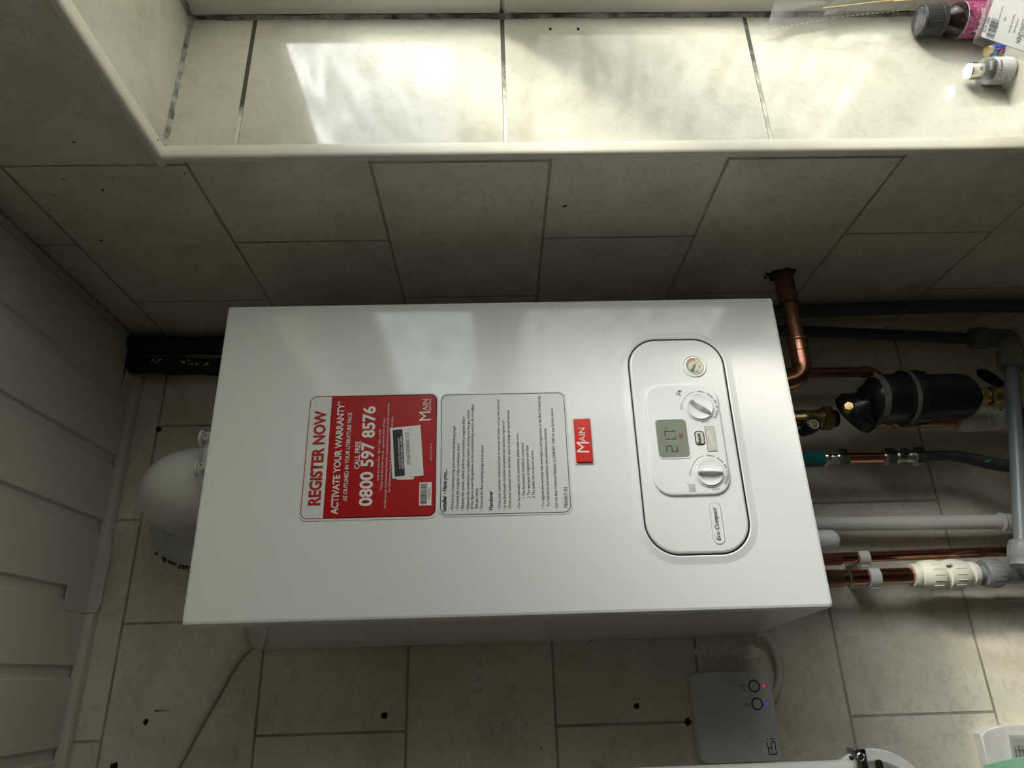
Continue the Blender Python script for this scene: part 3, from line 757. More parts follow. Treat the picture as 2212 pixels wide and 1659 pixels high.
# display
O, w, h = rect_px((1424, 989), (1416, 909), (1479, 907), (1493, 987), -PF)
O.y = 0
link('display_bezel', rr_loft(NB(), O, U, Vv, N, w + .004, h + .004, .0055, [(0, PF - .001), (.0004, PF + .0006), (.0012, PF + .0007), (.0019, PF - .0002)], cap1=False), M['panel'], cp)
link('display', rr_loft(NB(), O, U, Vv, N, w, h, .0045, [(0, PF - .001), (0, PF + .0002)]), M['lcd'], cp)
def seg7(bm, o, s, wd, ht, t, off):
    m = {'2': 'abged', '1': 'bc', '7': 'abc'}[s]; g_ = t * .35
    R7 = {'a': (g_, ht - t, wd - g_, ht), 'g': (g_, ht / 2 - t / 2, wd - g_, ht / 2 + t / 2), 'd': (g_, 0, wd - g_, t),
          'f': (0, ht / 2 + g_, t, ht - g_), 'b': (wd - t, ht / 2 + g_, wd, ht - g_), 'e': (0, g_, t, ht / 2 - g_), 'c': (wd - t, g_, wd, ht / 2 - g_)}
    for c in m: bx(bm, o, *R7[c], off)
bm = NB(); dz = O.z - .0015; hh_ = .0135
x0 = O.x - w * .36
seg7(bm, V3((x0, 0, dz - .003)), '2', .0078, hh_, .0011, PF + .0004)
seg7(bm, V3((x0 + .0088, 0, dz - .003)), '1', .0078, hh_, .0011, PF + .0004)
bx(bm, V3((x0 + .0176, 0, dz - .003)), 0, 0, .0012, .0012, PF + .0004)
seg7(bm, V3((x0 + .0184, 0, dz - .003)), '7', .0078, hh_, .0011, PF + .0004)
text(bm, '\u00b0C', V3((x0 + .0268, 0, dz + .0065)), U, Vv, N, size=.0045, off=PF + .0004)
link('display_digits', bm, M['lcd_seg'], cp, fix=False)
bm = NB()
for j in range(4): bx(bm, V3((O.x + .0000, 0, O.z - h * .34)), j * .0018, 0, j * .0018 + .0010, .0042, PF + .0004)
link('display_icon', bm, M['lcd_faint'], cp)
# reset key and service flap
O, w, h = rect_px((1504, 962), (1500, 933), (1519, 931), (1523, 960), -PF); O.y = 0
link('reset_key', rr_loft(NB(), O, U, Vv, N, w - .001, h - .001, .003, [(0, PF - .001), (.0002, PF + .0012), (.0008, PF + .0016)]), M['beige_key'], cp)
link('key_rim', rr_loft(NB(), O, U, Vv, N, w + .001, h + .001, .0036, [(0, PF - .001), (0, PF + .0003)]), M['gap'], cp)
bm = NB(); text_px(bm, 'Reset', (1515.5, 958), (1511.5, 936), .0004, -PF - .0016, bold=.02)
link('key_lettering', bm, M['ink'], cp, fix=False)
O, w, h = rect_px((1530, 974), (1522, 923), (1541, 919), (1550, 975), -PF); O.y = 0
link('flap_rim', rr_loft(NB(), O, U, Vv, N, w + .0008, h + .0008, .001, [(0, PF - .001), (0, PF + .0003)]), M['gap'], cp)
link('service_flap', rr_loft(NB(), O, U, Vv, N, w, h, .0008, [(0, PF - .001), (0, PF + .0007)]), M['beige_key'], cp)
bm = NB(); d = V3((.9, 0, .25)).normalized(); s = V3((-d.z, 0, d.x))
poly(bm, O, d, s, N, [(-.006, -.0006), (.006, -.0006), (.006, .0006), (-.006, .0006)], PF + .0008)
arc(bm, O + d * .0075, U, Vv, N, .001, .0022, -100, 150, PF + .0008); arc(bm, O - d * .0075, U, Vv, N, .001, .0022, 60, 320, PF + .0008)
link('spanner_icon', bm, M['white_print'], cp)
# name plate
a, b_ = at(1540, 1091, 1, 0), at(1558, 1171, 1, 0)
O, w, h = rect_px((1543, 1176), (1531, 1087), (1553, 1085), (1568, 1174), -.003); O.y = 0; w *= 1.02
pl = rr_loft(NB(), O, U, Vv, N, w, h, h / 2, [(0, .002), (0, .0036), (.0008, .0041), (.0014, .0037)], seg=12)
link('name_plate', pl, M['panel'], cp)
link('plate_rim', rr_loft(NB(), O, U, Vv, N, w + .0012, h + .0012, h / 2 + .0006, [(0, .002), (0, .00335)], seg=12), M['grey_print'], cp)
bm = NB(); text_px(bm, 'Eco Compact', (1557, 1167), (1546.5, 1096), .0004, -.0041, bold=.006, shear=.25)
link('plate_lettering', bm, M['ink'], cp, fix=False)
# condensate trap nose under the casing
bm = lathe(NB(), (.0967, .15, .02), -EZ, [(0, .0135), (.102, .0135)] + [(.102 + .0135 * math.sin(t), .0135 * math.cos(t)) for t in (.3, .6, .9, 1.2, 1.45, PI / 2)], 32)
link('condensate_trap', bm, M['trap'], boiler)

# ------------------------------------------------------------------ flue
FX, FY, FZ, FR = .186, .128, .803, .0505
flue = thing('flue_elbow', 'white rounded flue elbow on top of the boiler, turning into the wall', 'flue', (FX, FY, BH))
path = [V3((FX, FY, BH + .001)), V3((FX, FY, .735))] + bend((FX, FY, .70), (FX, FY, FZ), (FX, D, FZ), .058, 14)
path += [V3((FX, D - .001, FZ))]
link('elbow', tube(NB(), path, FR, 48), M['flue'], flue)
bm = lathe(NB(), (FX, FY, BH + .001), EZ, [(0, .0565), (.022, .0565), (.026, .0545), (.028, .052), (.030, FR)], 48)
link('base_collar', bm, M['flue'], flue)
bm = lathe(NB(), (.178, D - .0005, .815), -EY, [(0, .074), (.004, .0735), (.007, .070), (.012, .056), (.016, FR)], 56)
link('wall_seal', bm, M['seal'], flue)
# sampling point bracket
bm = NB(); c = at(436, 985, 1, .070)
bevel_box(bm, (.181, .060, BH + .002), (.238, .080, BH + .030), .002)
link('sampling_bracket', bm, M['flue'], flue)
for xx in (.190, .229):
    bm = lathe(NB(), (xx, .061, BH + .023), V3((0, -1, .35)), [(0, .0062), (.008, .0062), (.010, .005), (.0102, .0028), (.007, .0026), (.007, 0)], 20)
    link('sampling_plug', bm, M['flue'], flue)
    bm = tube(NB(), [V3((xx + .009 * math.cos(t), .062 - .009 * math.sin(t), BH + .034)) for t in [i * PI / 8 for i in range(9)]], .0022, 10)
    link('plug_strap', bm, M['flue'], flue)
# crumbs of old sealant round the seal
bm = NB(); r = random.Random(4)
for i in range(40):
    a = math.radians(160 + abs(r.gauss(0, 26)) * (1 if i % 4 else -.5)); q = .0745 + abs(r.gauss(0, .0035)); c = V3((.178 + math.cos(a) * q, D - .0012, .815 + math.sin(a) * q * 1.0))
    s = r.uniform(.0005, .0022) * (1.7 if math.degrees(a) < 175 else .55)
    bmesh.ops.create_icosphere(bm, subdivisions=1, radius=s, matrix=Matrix.Translation(c) @ Matrix.Diagonal((1, .5, 1.2, 1)))
link('old_sealant', bm, M['rust'], flue)

# ------------------------------------------------------------------ pipework below the boiler
def ring_on(bm, c, ax, r, wd, rim=.001, seg=32):
    """short band of radius r centred on c"""
    return lathe(bm, V3(c) - V3(ax).normalized() * wd / 2, ax, [(0, r - rim), (rim, r), (wd - rim, r), (wd, r - rim)], seg)
def nut(bm, c, ax, r, wd): return lathe(bm, V3(c) - V3(ax).normalized() * wd / 2, ax, [(0, r * .86), (.0015, r), (wd - .0015, r), (wd, r * .86)], 6)
DN = -EZ
# relief pipe through the window wall
RY, RZ = .089, -.064
rl = thing('relief_pipe', 'copper pipe entering the ragged hole in the window wall, sleeved and elbowed', 'pipe', (XR, RY, RZ))
pA = [V3((XR + .06, RY, RZ)), V3((.360, RY, RZ))]
link('pipe', tube(NB(), pA, .0112, 32), M['copper_dull'], rl)
bm = lathe(NB(), (XR + .05, RY, RZ), -EX, [(0, .0138), (.0985, .0138), (.0995, .0142), (.1005, .0138), (.1005, .0122), (.09, .0120)], 36, cap=False)
link('sleeve', bm, M['copper_dull'], rl)
el = [V3((.366, RY, RZ)), V3((.350, RY, RZ))] + bend((.40, RY, RZ), (.306, RY, RZ), (.306, RY, .02), .030, 12)
el = [V3((.366, RY, RZ)), V3((.344, RY, RZ))] + bend((.40, RY, RZ), (.308, RY, RZ), (.308 - .022, RY + .0, .04), .026, 12) 
endd = (el[-1] - el[-2]).normalized(); el.append(el[-1] + endd * .012)
link('elbow', tube(NB(), el, [.0128, .0128] + [.0124] * (len(el) - 2), 32), M['copper'], rl)
for c_, a_x, r_, w_b in (((.364, RY, RZ), EX, .0148, .005), (el[-1], endd, .0142, .005), ((.346, RY, RZ), EX, .0134, .003)):
    link('elbow_bead', ring_on(NB(), c_, a_x, r_, w_b, .0012), M['copper'], rl)
bm = tube(NB(), [el[-1], el[-1] + endd * max(.004, (-.001 - el[-1].z) / endd.z)], .0112, 28)
link('riser', bm, M['copper_dull'], rl)
# ragged hole
bm = NB(); r = random.Random(11); pts = []
for i in range(26):
    a = 2 * PI * i / 26; q = .0165 + .0045 * max(0, math.cos(a - 1.2)) + r.uniform(-.0016, .0026) + (.008 if 1.2 < a < 1.9 else 0)
    pts.append((math.cos(a) * q, math.sin(a) * q))
poly(bm, (XR, RY, RZ), EY, EZ, -EX, pts, .0006)
wallhole = link('pipe_hole', bm, M['hole'], wall_right)
bm = NB()
for i in range(14):
    a = r.uniform(.9, 2.2); q = r.uniform(.020, .029)
    bmesh.ops.create_icosphere(bm, subdivisions=1, radius=r.uniform(.001, .0025), matrix=Matrix.Translation((XR - .0008, RY + math.cos(a) * q, RZ + math.sin(a) * q)) @ Matrix.Diagonal((.5, 1.4, 1, 1)))
link('plaster_crumbs', bm, M['trim'], wall_right)

# heating return: copper drop to the black filter
fp = thing('filter_feed_pipe', 'thin copper pipe dropping from the boiler to the black filter', 'pipe', (.3645, .205, 0))
pth = [V3((.3645, .205, -.001)), V3((.3645, .205, -.20))] + bend((.3645, .205, -.1), (.3645, .205, -.236), (.32, .20, -.236), .014, 8) + [V3((.325, .200, -.236))]
link('pipe', tube(NB(), pth, .0080, 24), M['copper_dull'], fp)
bm = lathe(NB(), (.3645, .205, -.212), DN, [(0, .0088), (.003, .0095), (.012, .0095), (.014, .0088)], 24)
link('elbow_socket', bm, M['copper_dull'], fp)

# magnetic filter
FC = V3((.298, .150, 0))
mf = thing('magnetic_filter', 'black dusty canister filter with brass bleed and drain fittings', 'filter', (.298, .15, -.243))
fa = V3((.004, .0, -1)).normalized(); f0 = V3((.2975, .150, -.178))
def fp_(t): return f0 + fa * t
bm = lathe(NB(), fp_(0), fa, [(0, .020), (.004, .026), (.012, .033), (.020, .0355), (.028, .0362), (.052, .0362), (.055, .0385)], 48)
link('upper_body', bm, M['black'], mf)
bm = lathe(NB(), fp_(.048), fa, [(0, .036), (.003, .0405), (.008, .0415), (.0085, .0405), (.010, .0405), (.011, .0418), (.013, .0418), (.015, .039)], 48)
link('collar', bm, M['black'], mf)
bm = lathe(NB(), fp_(.0522), fa, [(0, .0405), (.0012, .0421), (.0055, .0421), (.0068, .0408)], 48, cap=False)
link('dust_band', bm, M['dust'], mf)
bm = lathe(NB(), fp_(.062), fa, [(0, .0395), (.002, .0402), (.018, .0395), (.020, .0375)], 48)
for k in range(16):
    a = 2 * PI * k / 16; u_, w_, _ = frame_of(fa); c = fp_(.072) + (u_ * math.cos(a) + w_ * math.sin(a)) * .0395
    tube(bm, [c - fa * .008, c + fa * .008], .0016, 6)
link('lock_ring', bm, M['black'], mf)
bm = lathe(NB(), fp_(.080), fa, [(0, .0345), (.056, .0345), (.066, .0320), (.074, .0260), (.078, .018), (.080, .0165), (.083, .0160), (.084, .012)], 48)
link('lower_body', bm, M['black'], mf)
# swivel connection facing the boiler side, with its ribbed ring
sc = V3((.284, .172, -.170)); sa = V3((-.25, .45, .35)).normalized()
bm = lathe(NB(), sc - sa * .012, sa, [(0, .029), (.004, .0325), (.018, .0325), (.021, .029)], 40)
u_, w_, _ = frame_of(sa)
for k in range(28):
    a = 2 * PI * k / 28; c = sc + (u_ * math.cos(a) + w_ * math.sin(a)) * .0322
    tube(bm, [c - sa * .007, c + sa * .006], .0014, 6)
link('swivel_ring', bm, M['black'], mf)
bm = lathe(NB(), sc + sa * .004, -sa, [(0, .027), (.018, .027), (.026, .022), (.034, .0185), (.034, 0)], 40, cap=False)
link('valve_head', bm, M['black'], mf)
bm = lathe(NB(), fp_(.002) + V3((.004, -.006, 0)), V3((.25, -.35, .9)), [(-.012, .014), (.004, .0135), (.010, .0125), (.012, .012), (.012, 0)], 28)
for k in range(4):
    a = PI / 4 + k * PI / 2
    u2, w2_, a2 = frame_of(V3((.25, -.35, .9))); c = fp_(.002) + V3((.004, -.006, 0)) + a2 * .006; d_ = u2 * math.cos(a) + w2_ * math.sin(a)
    tube(bm, [c, c + d_ * .017], .0016, 6)
link('top_plug', bm, M['black'], mf)
bm = lathe(NB(), fp_(.010) + V3((0, 0, 0)), fa, [(0, .0325), (.002, .0335), (.006, .0358), (.0075, .0362)], 40, cap=False)
link('shoulder_dust', bm, M['dust'], mf)
bl = at(1831, 880, 1, .118)
bm = lathe(NB(), bl + V3((0, .012, -.006)), V3((0, -.9, .35)), [(0, .0062), (.010, .0062), (.011, .0082), (.017, .0082), (.019, .0062), (.0195, 0)], 6)
link('bleed_screw', bm, M['brass'], mf)
bm = lathe(NB(), fp_(.160), fa, [(0, .0105), (.006, .0105), (.008, .0118), (.019, .0118), (.020, .0095), (.024, .0095)], 28)
lathe(bm, fp_(.184), fa, [(0, .0125), (.001, .0145), (.010, .0145), (.012, .0125), (.012, .0100), (.006, .0095)], 32, cap=False)
link('drain_cock', bm, M['brass'], mf)
bm = lathe(NB(), fp_(.172) + V3((0, -.0105, 0)), -EY, [(0, .0068), (.002, .0068), (.0024, .0058), (.0018, .0042), (.0018, .003), (.001, .0026)], 24)
link('drain_screw', bm, M['brass'], mf)

# brass isolating valve above the filter
bv = thing('isolating_valve', 'brass valve with black lever between boiler and black filter', 'valve', (.287, .2, -.05))
bm = lathe(NB(), (.287, .2, -.001), DN, [(0, .0125), (.098, .0125), (.100, .0135), (.108, .0135), (.110, .0125), (.122, .0125), (.124, .0140), (.130, .0140)], 32)
link('valve_body', bm, M['brass'], bv)
bm = nut(NB(), (.287, .2, -.139), EZ, .0185, .017); link('union_nut', bm, M['brass'], bv)
bm = lathe(NB(), (.286, .2, -.146), DN, [(0, .013), (.008, .013)], 28); link('outlet', bm, M['black'], bv)
kc = at(1758, 917, 1, .160)
bm = lathe(NB(), kc + V3((.002, .040, -.001)), kc - (kc + V3((.002, .040, -.001))), [(0, .0075), (.018, .0075), (.022, .0105), (.040, .0098), (.0405, .0075), (.039, .007), (.039, 0)], 32)
link('lever', bm, M['black'], bv)
bm = lathe(NB(), kc + V3((0, -.0004, 0)), -EY, [(0, .0072), (.0012, .0070), (.0014, .0052), (.0006, .0048)], 28, cap=False)
link('lever_ring', bm, M['white_pipe'], bv)
bm = lathe(NB(), kc + V3((0, .0004, 0)), -EY, [(0, .0046), (.0012, .0042), (.0012, 0)], 20)
link('lever_screw', bm, M['brass'], bv)

# return pipe with white coupling behind the filter
rt = thing('return_pipe', 'bright copper pipe with white coupling emerging below the black filter', 'pipe', (.288, .215, -.25))
link('pipe', cyl(NB(), (.2845, .222, -.20), (.2845, .222, -.375), .0078), M['copper_bright'], rt)
bm = lathe(NB(), (.290, .222, -.215), DN, [(0, .0115), (.012, .0115), (.013, .0135), (.022, .0135), (.023, .0115), (.034, .0115), (.035, .0135), (.046, .0135), (.047, .010)], 24)
link('brass_tail', bm, M['brass'], rt)
def coupling(bm, c0, ax, r, L):
    """double-ended push-fit coupling"""
    p = [(0, r * .66), (0, r * .78), (.002, r * .82), (.006, r * .82), (.0065, r * .76), (.009, r * .76), (.010, r * .86), (.013, r * .97), (.016, r)]
    h = L / 2 - .003
    p += [(h - .004, r), (h - .001, r * .93), (h, r * .80), (h + .006, r * .80), (h + .007, r * .93), (h + .010, r)]
    q = [(L - t, rr_) for t, rr_ in reversed(p[:9])]
    p += q
    return lathe(bm, c0, ax, p, 44)
bm = lathe(NB(), (.288, .222, -.352), DN, [(0, .010), (0, .0165), (.004, .0172), (.006, .0172), (.0065, .0180), (.012, .0195), (.034, .0195), (.035, .0185), (.040, .0185), (.041, .0195), (.046, .0195), (.047, .0188), (.064, .0188), (.066, .0165), (.080, .0165)], 44)
link('coupling', bm, M['speedfit'], rt)
bm = lathe(NB(), (.288, .222, -.430), DN, [(0, .0165), (.814, .0165)], 28); link('lower_hose', bm, M['rubber'], rt)
bm = lathe(NB(), V3((.2965, .2045, -.414)), V3((.3, -.8, 0)), [(0, .0013), (.0012, .0013), (.0012, 0)], 12); link('coupling_hole', bm, M['hole'], rt)

# filling link: teal grip, chrome valve, copper stub, black hose
fl_ = thing('filling_hose', 'teal-gripped valve with copper stub leading to a black rubber hose', 'hose', (.2235, .2, -.09))
HX, HY = .2240, .2
link('grip', lathe(NB(), (HX, HY, -.001), DN, [(0, .0122), (.117, .0122), (.1195, .0115), (.1195, .009)], 32), M['teal'], fl_)
bm = lathe(NB(), (HX, HY, -.1185), DN, [(0, .0105), (.006, .0118), (.009, .0105), (.012, .0088), (.014, .0100), (.0155, .0088), (.017, .0100), (.0185, .0088), (.020, .0100), (.0215, .0088), (.024, .0098)], 32)
link('chrome_tail', bm, M['chrome'], fl_)
link('union_nut', nut(NB(), (HX, HY, -.1500), EZ, .0142, .0145), M['chrome_worn'], fl_)
link('copper_stub', cyl(NB(), (HX, HY, -.155), (HX, HY, -.222), .0082), M['copper_bright'], fl_)
link('union_nut', nut(NB(), (HX, HY, -.2200), EZ, .0135, .0165), M['chrome_worn'], fl_)
bm = lathe(NB(), (HX, HY, -.226), DN, [(0, .0085), (.006, .0105), (.012, .0085), (.022, .0085), (.024, .0098), (.034, .0098)], 28)
link('check_valve', bm, M['chrome_worn'], fl_)
bm = lathe(NB(), (HX + .004, HY - .005, -.243), EX * .8 - EY * .6, [(0, .0062), (.006, .0062), (.0065, .004), (.0068, 0)], 20)
link('valve_cap', bm, M['black'], fl_)
link('union_nut', nut(NB(), (HX, HY, -.2635), EZ, .0140, .0150), M['chrome_worn'], fl_)
hp = smooth_path([(HX, HY, -.265), (.2245, .2, -.295), (.2235, .2, -.32), (.217, .198, -.345), (.209, .195, -.368), (.2035, .19, -.392), (.2025, .187, -.42), (.2035, .187, -.48), (.206, .19, -.75), (.204, .19, -1.244)], 8)
link('hose', tube(NB(), hp, [.0072] * 8 + [.0078] * 8 + [.0086] * 8 + [.0094] * (len(hp) - 24), 24), M['rubber'], fl_)
bm = NB(); bmesh.ops.create_icosphere(bm, subdivisions=2, radius=.006, matrix=Matrix.Translation((.2115, .1872, -.3595)) @ Matrix.Rotation(-.35, 4, 'Y') @ Matrix.Diagonal((.30, .10, 1.2, 1)))
link('paint_fleck', bm, M['teal_paint'], fl_)

# white waste pipe
wp = thing('waste_pipe', 'straight white plastic waste pipe running down the tiles', 'pipe', (.135, .242, 0))
link('pipe', cyl(NB(), (.1372, .242, -.001), (.1312, .242, -.44), .0108), M['white_pipe'], wp)
bm = lathe(NB(), (.1313, .242, -.388), DN, [(0, .0112), (0, .0136), (.0022, .0146), (.004, .0136), (.005, .0128), (.855, .0128), (.855, .011)], 36)
link('socket', bm, M['white_pipe'], wp)
lw = thing('waste_stub', 'cream plastic pipe crossing the picture edge beyond the grey pipe', 'pipe', (.19, .20, -.41))
lw['label'] = 'cream stained pipe stub just past the upright grey pipe at the frame edge'
bm = tube(NB(), [(.232, .19, -.416), (.148, .196, -.402)], .0125, 28); link('pipe', bm, M['speedfit'], lw)
bm = tube(NB(), [(.150, .196, -.4025), (.120, .198, -.398)], .0140, 28); link('collar', bm, M['grey_fit'], lw)

# two clipped copper pipes
def copper_run(name, label, x0, x1, y, z1, r, socket_z, matn):
    t = thing(name, label, 'pipe', (x0, y, 0))
    link('pipe', cyl(NB(), (x0, y, -.001), (x1, y, z1), r), matn, t)
    bm = lathe(NB(), (x0, y, -.001), DN, [(0, r + .0010), (socket_z - .03, r + .0010), (socket_z - .0285, r)], 32)
    link('soldered_socket', bm, M['copper_dull'], t)
    return t
copper_run('hot_water_pipe', 'thinner copper pipe in a white clip, next to the white waste pipe', .0832, .0883, .236, -.40, .0077, .162, M['copper'])
gp = copper_run('gas_pipe', 'thicker copper pipe ending in the ivory double coupling', .0545, .0558, .222, -.245, .0110, .150, M['copper'])
bm = ring_on(NB(), (.0547, .222, -.132), EZ, .0122, .004, .0012); link('solder_ring', bm, M['chrome_worn'], gp)
def pipe_clip(label, c, r, ybase):
    t = thing('pipe_clip', label, 'pipe clip', (c[0], D, c[2]), 'milky plastic pipe clips')
    c = V3(c); o = []; inn = []; bm = NB()
    n = 26; a0, a1 = math.radians(130), math.radians(410); wd = .0075
    G = []
    for i in range(n + 1):
        a = a0 + (a1 - a0) * i / n; d = V3((math.cos(a), -math.sin(a) * -1 if 0 else math.sin(a - PI), 0)); d = V3((math.cos(a), math.sin(a), 0)); d.y = -d.y if False else d.y
        d = V3((math.sin(a), math.cos(a), 0))
        G.append([bm.verts.new(c + d * q + EZ * s) for q, s in ((r, -wd), (r + .0030, -wd), (r + .0030, wd), (r, wd))])
    for A, B in zip(G, G[1:]):
        for j in range(4): bm.faces.new((A[j], A[(j + 1) % 4], B[(j + 1) % 4], B[j]))
    bm.faces.new(G[0]); bm.faces.new(G[-1])
    link('band', bm, M['clip'], t)
    bm = bevel_box(NB(), (c.x - r * .9, c.y + r * .72, c.z - wd), (c.x + r * .9, D - .0005, c.z + wd), .0015)
    link('foot', bm, M['clip'], t)
    bm = bevel_box(NB(), (c.x - r - .0055, c.y - .004, c.z - wd * .8), (c.x - r - .0005, c.y + .006, c.z + wd * .8), .001)
    link('latch', bm, M['clip'], t)
pipe_clip('milky white clip round the thinner copper pipe', (.0842, .236, -.166), .0080, D)
pipe_clip('milky white clip round the thicker copper pipe', (.0551, .222, -.1665), .0113, D)

# push-fit coupling, grey stub, grey tee on the gas line
dc = thing('double_coupling', 'ivory ribbed push-fit coupling joining copper to grey pipe', 'coupling', (.0558, .222, -.222))
cz0 = at(1968, 1243, 1, .222).z; cz1 = at(2106, 1238, 1, .222).z; L_ = cz0 - cz1
bm = NB(); p = [(0, .0115), (0, .0150), (.002, .0165), (.006, .0168), (.0065, .0150), (.0095, .0150), (.0100, .0172), (.016, .0200), (.034, .0204), (.038, .0196), (.0385, .0170), (.045, .0170), (.0455, .0200), (.049, .0206), (.066, .0202), (.072, .0185), (.0725, .0155), (.078, .0155), (.0785, .0172), (.085, .0172), (.087, .0160), (.087, .0115)]
p = [(t * L_ / .087, q) for t, q in p]
lathe(bm, (.0557, .222, cz0), DN, p, 48)
for k in range(16):
    a = 2 * PI * k / 16 + .1; d = V3((math.sin(a), math.cos(a), 0))
    for za, zb, q in ((.021, .034, .0205), (.051, .064, .0206)):
        tube(bm, [V3((.0557, .222, cz0 - za * L_ / .087)) + d * q, V3((.0557, .222, cz0 - zb * L_ / .087)) + d * q], .0006, 6)
link('body', bm, M['speedfit'], dc)
bm = NB(); bevel_box(bm, (.0660, .2, cz0 - .0455 * L_ / .087), (.0710, .206, cz0 - .040 * L_ / .087), .0008); link('locking_tab', bm, M['speedfit'], dc)

gt = thing('grey_tee', 'grey plastic branch fitting below the ivory coupling', 'pipe fitting', (.056, .222, -.34))
link('inlet_pipe', cyl(NB(), (.0560, .222, cz1 + .004), (.0560, .222, -.348), .0108), M['grey_pipe'], gt)
n0 = at(2122, 1238, 1, .222).z
bm = lathe(NB(), (.0562, .222, n0), DN, [(0, .0118), (0, .0175), (.003, .0192), (.009, .0200), (.022, .0196), (.026, .0178), (.026, .012)], 44)
for k in range(20):
    a = 2 * PI * k / 20; d = V3((math.sin(a), math.cos(a), 0)); tube(bm, [V3((.0562, .222, n0 - .010)) + d * .0198, V3((.0562, .222, n0 - .021)) + d * .0196], .0006, 6)
link('nut', bm, M['grey_fit'], gt)
bm = lathe(NB(), (.0562, .222, n0 - .024), DN, [(0, .0150), (.006, .0160), (.008, .0150), (.012, .0150), (.014, .0158), (.08, .0158), (.082, .0108), (1.249 + n0 - .024 - .005, .0108)], 40)
tube(bm, [(.057, .216, n0 - .062), (.071, .192, n0 - .044), (.080, .176, n0 - .036)], .0150, 32)
link('body', bm, M['grey_fit'], gt)
# sloping grey pipe with a nut at each end
PY = .172
gq0, gq1 = at(2186, 792, 1, PY), at(2208, 1180, 1, PY)
gc = thing('grey_cross_pipe', 'smooth grey pipe crossing in front of the others, nut at each end', 'pipe', tuple(gq1))
dr = (gq0 - gq1).normalized()
link('pipe', cyl(NB(), gq1 - dr * .01, gq0 + dr * .01, .0098), M['grey_pipe'], gc)
bm = lathe(NB(), gq1 + dr * .006, -dr, [(0, .0115), (0, .0152), (.003, .0165), (.008, .0172), (.022, .0172), (.026, .0155), (.034, .0155)], 40)
for k in range(18):
    u_, w_, a_2 = frame_of(dr); a = 2 * PI * k / 18; d = u_ * math.cos(a) + w_ * math.sin(a); tube(bm, [gq1 + dr * -.003 + d * .0171, gq1 - dr * .015 + d * .0172], .0006, 6)
link('lower_nut', bm, M['grey_fit'], gc)
bm = lathe(NB(), gq0 - dr * .002, dr, [(0, .0118), (0, .0175), (.003, .0190), (.022, .0195), (.026, .0175), (.034, .0165)], 40)
link('upper_nut', bm, M['grey_dirty'], gc)
# elbow and the grey pipe climbing beside the corner
eq = gq0 + dr * .040
pb = [V3((.459, .235, -.03)), V3((.456, .238, -.118)), V3((.448, .240, -.26)), V3((.437, .240, -.42))]
gb = thing('grey_corner_pipe', 'grey pipe leaning out of the wall corner into a dusty elbow', 'pipe', (.437, .24, -.42))
link('pipe', tube(NB(), smooth_path(pb, 8), .0092, 24), M['dark_pipe'], gb)
fe = at(2125, 733, 1, .235); de = (V3(pb[-1]) - V3(pb[-2])).normalized()
bm = lathe(NB(), V3((.4355, .236, -.430)), de, [(0, .011), (0, .0160), (.004, .0178), (.022, .0182), (.028, .0165)], 36); link('elbow_nut', bm, M['grey_dirty'], gb)
bm = tube(NB(), [V3((.434, .236, -.450))] + bend((.434, .236, -.44), (.430, .225, -.482), tuple(eq), .02, 8) + [eq - dr * .004], .0150, 28)
link('elbow', bm, M['grey_dirty'], gb)
# dark pipe up against the window wall
bm = tube(NB(), smooth_path([(.460, .185, .10), (.459, .183, -.02), (.458, .176, -.0904), (.457, .170, -.20), (.456, .164, -.315), (.456, .164, -.42), (.456, .168, -.55), (.456, .168, -.9), (.456, .168, -1.244)], 8), .0108, 24)
solo('dark_corner_pipe', bm, M['dark_pipe'], 'long dark pipe along the window wall, nearest the tiled wall corner', 'pipe', (.456, .17, -.3))
# black sleeves rising through the torn ceiling corner
for i, (pts_, rr2, lab) in enumerate(((((.450, .240, .62), (.449, .24, .74), (.449, .24, .86), (.452, .240, .97), (.453, .24, 1.06)), .0150, 'fat black foam pipe sleeve nearest the window wall, rising into the torn ceiling corner'),
                           (((.417, .252, .60), (.414, .254, .74), (.417, .252, .85), (.422, .250, .97), (.423, .25, 1.06)), .0140, 'black foam pipe sleeve with flecked shiny seam, left of the fatter sleeve'))):
    r = random.Random(i); P_ = smooth_path(pts_, 10)
    t = thing('foam_sleeve', lab, 'pipe sleeve', pts_[0], 'black foam sleeves in the ceiling corner')
    link('sleeve', tube(NB(), P_, [rr2 * (1 + .06 * math.sin(k * .9)) for k in range(len(P_))], 24), M['foam'], t)
    if i == 1:
        bm = NB()
        for k in range(40):
            q = r.choice(P_[8:26]); bmesh.ops.create_icosphere(bm, subdivisions=1, radius=r.uniform(.0007, .0024), matrix=Matrix.Translation(q + V3((r.uniform(-.003, .005), -rr2 * .98, r.uniform(-.006, .006)))) @ Matrix.Diagonal((1, .3, 1.5, 1)))
        link('tape_flecks', bm, M['chrome_worn'], t)

# ------------------------------------------------------------------ cables and receiver
cb = [at(u, v, 1, D - .0035) for u, v in ((560, 1385), (528, 1408), (500, 1445), (472, 1495), (440, 1550), (410, 1605), (385, 1650), (368, 1700), (340, 1800), (330, 1950), (345, 2100))]
bm = tube(NB(), smooth_path(cb, 8), .0042, 14)
solo('flat_cable', bm, M['cable'], 'ivory cable curving down the tiles from the upper boiler corner', 'cable', tuple(cb[0]))
cb = [V3((-.004, .262, -.012)), at(1640, 1368, 1, .262), at(1659, 1378, 1, .264), at(1678, 1415, 1, .266), at(1685, 1455, 1, .267), at(1678, 1490, 1, .267), at(1660, 1520, 1, .267), at(1640, 1535, 1, .267)]
bm = tube(NB(), smooth_path(cb, 8), .0050, 16)
solo('receiver_cable', bm, M['cable'], 'ivory cable looping from boiler underside to the thermostat receiver', 'cable', tuple(cb[1]))

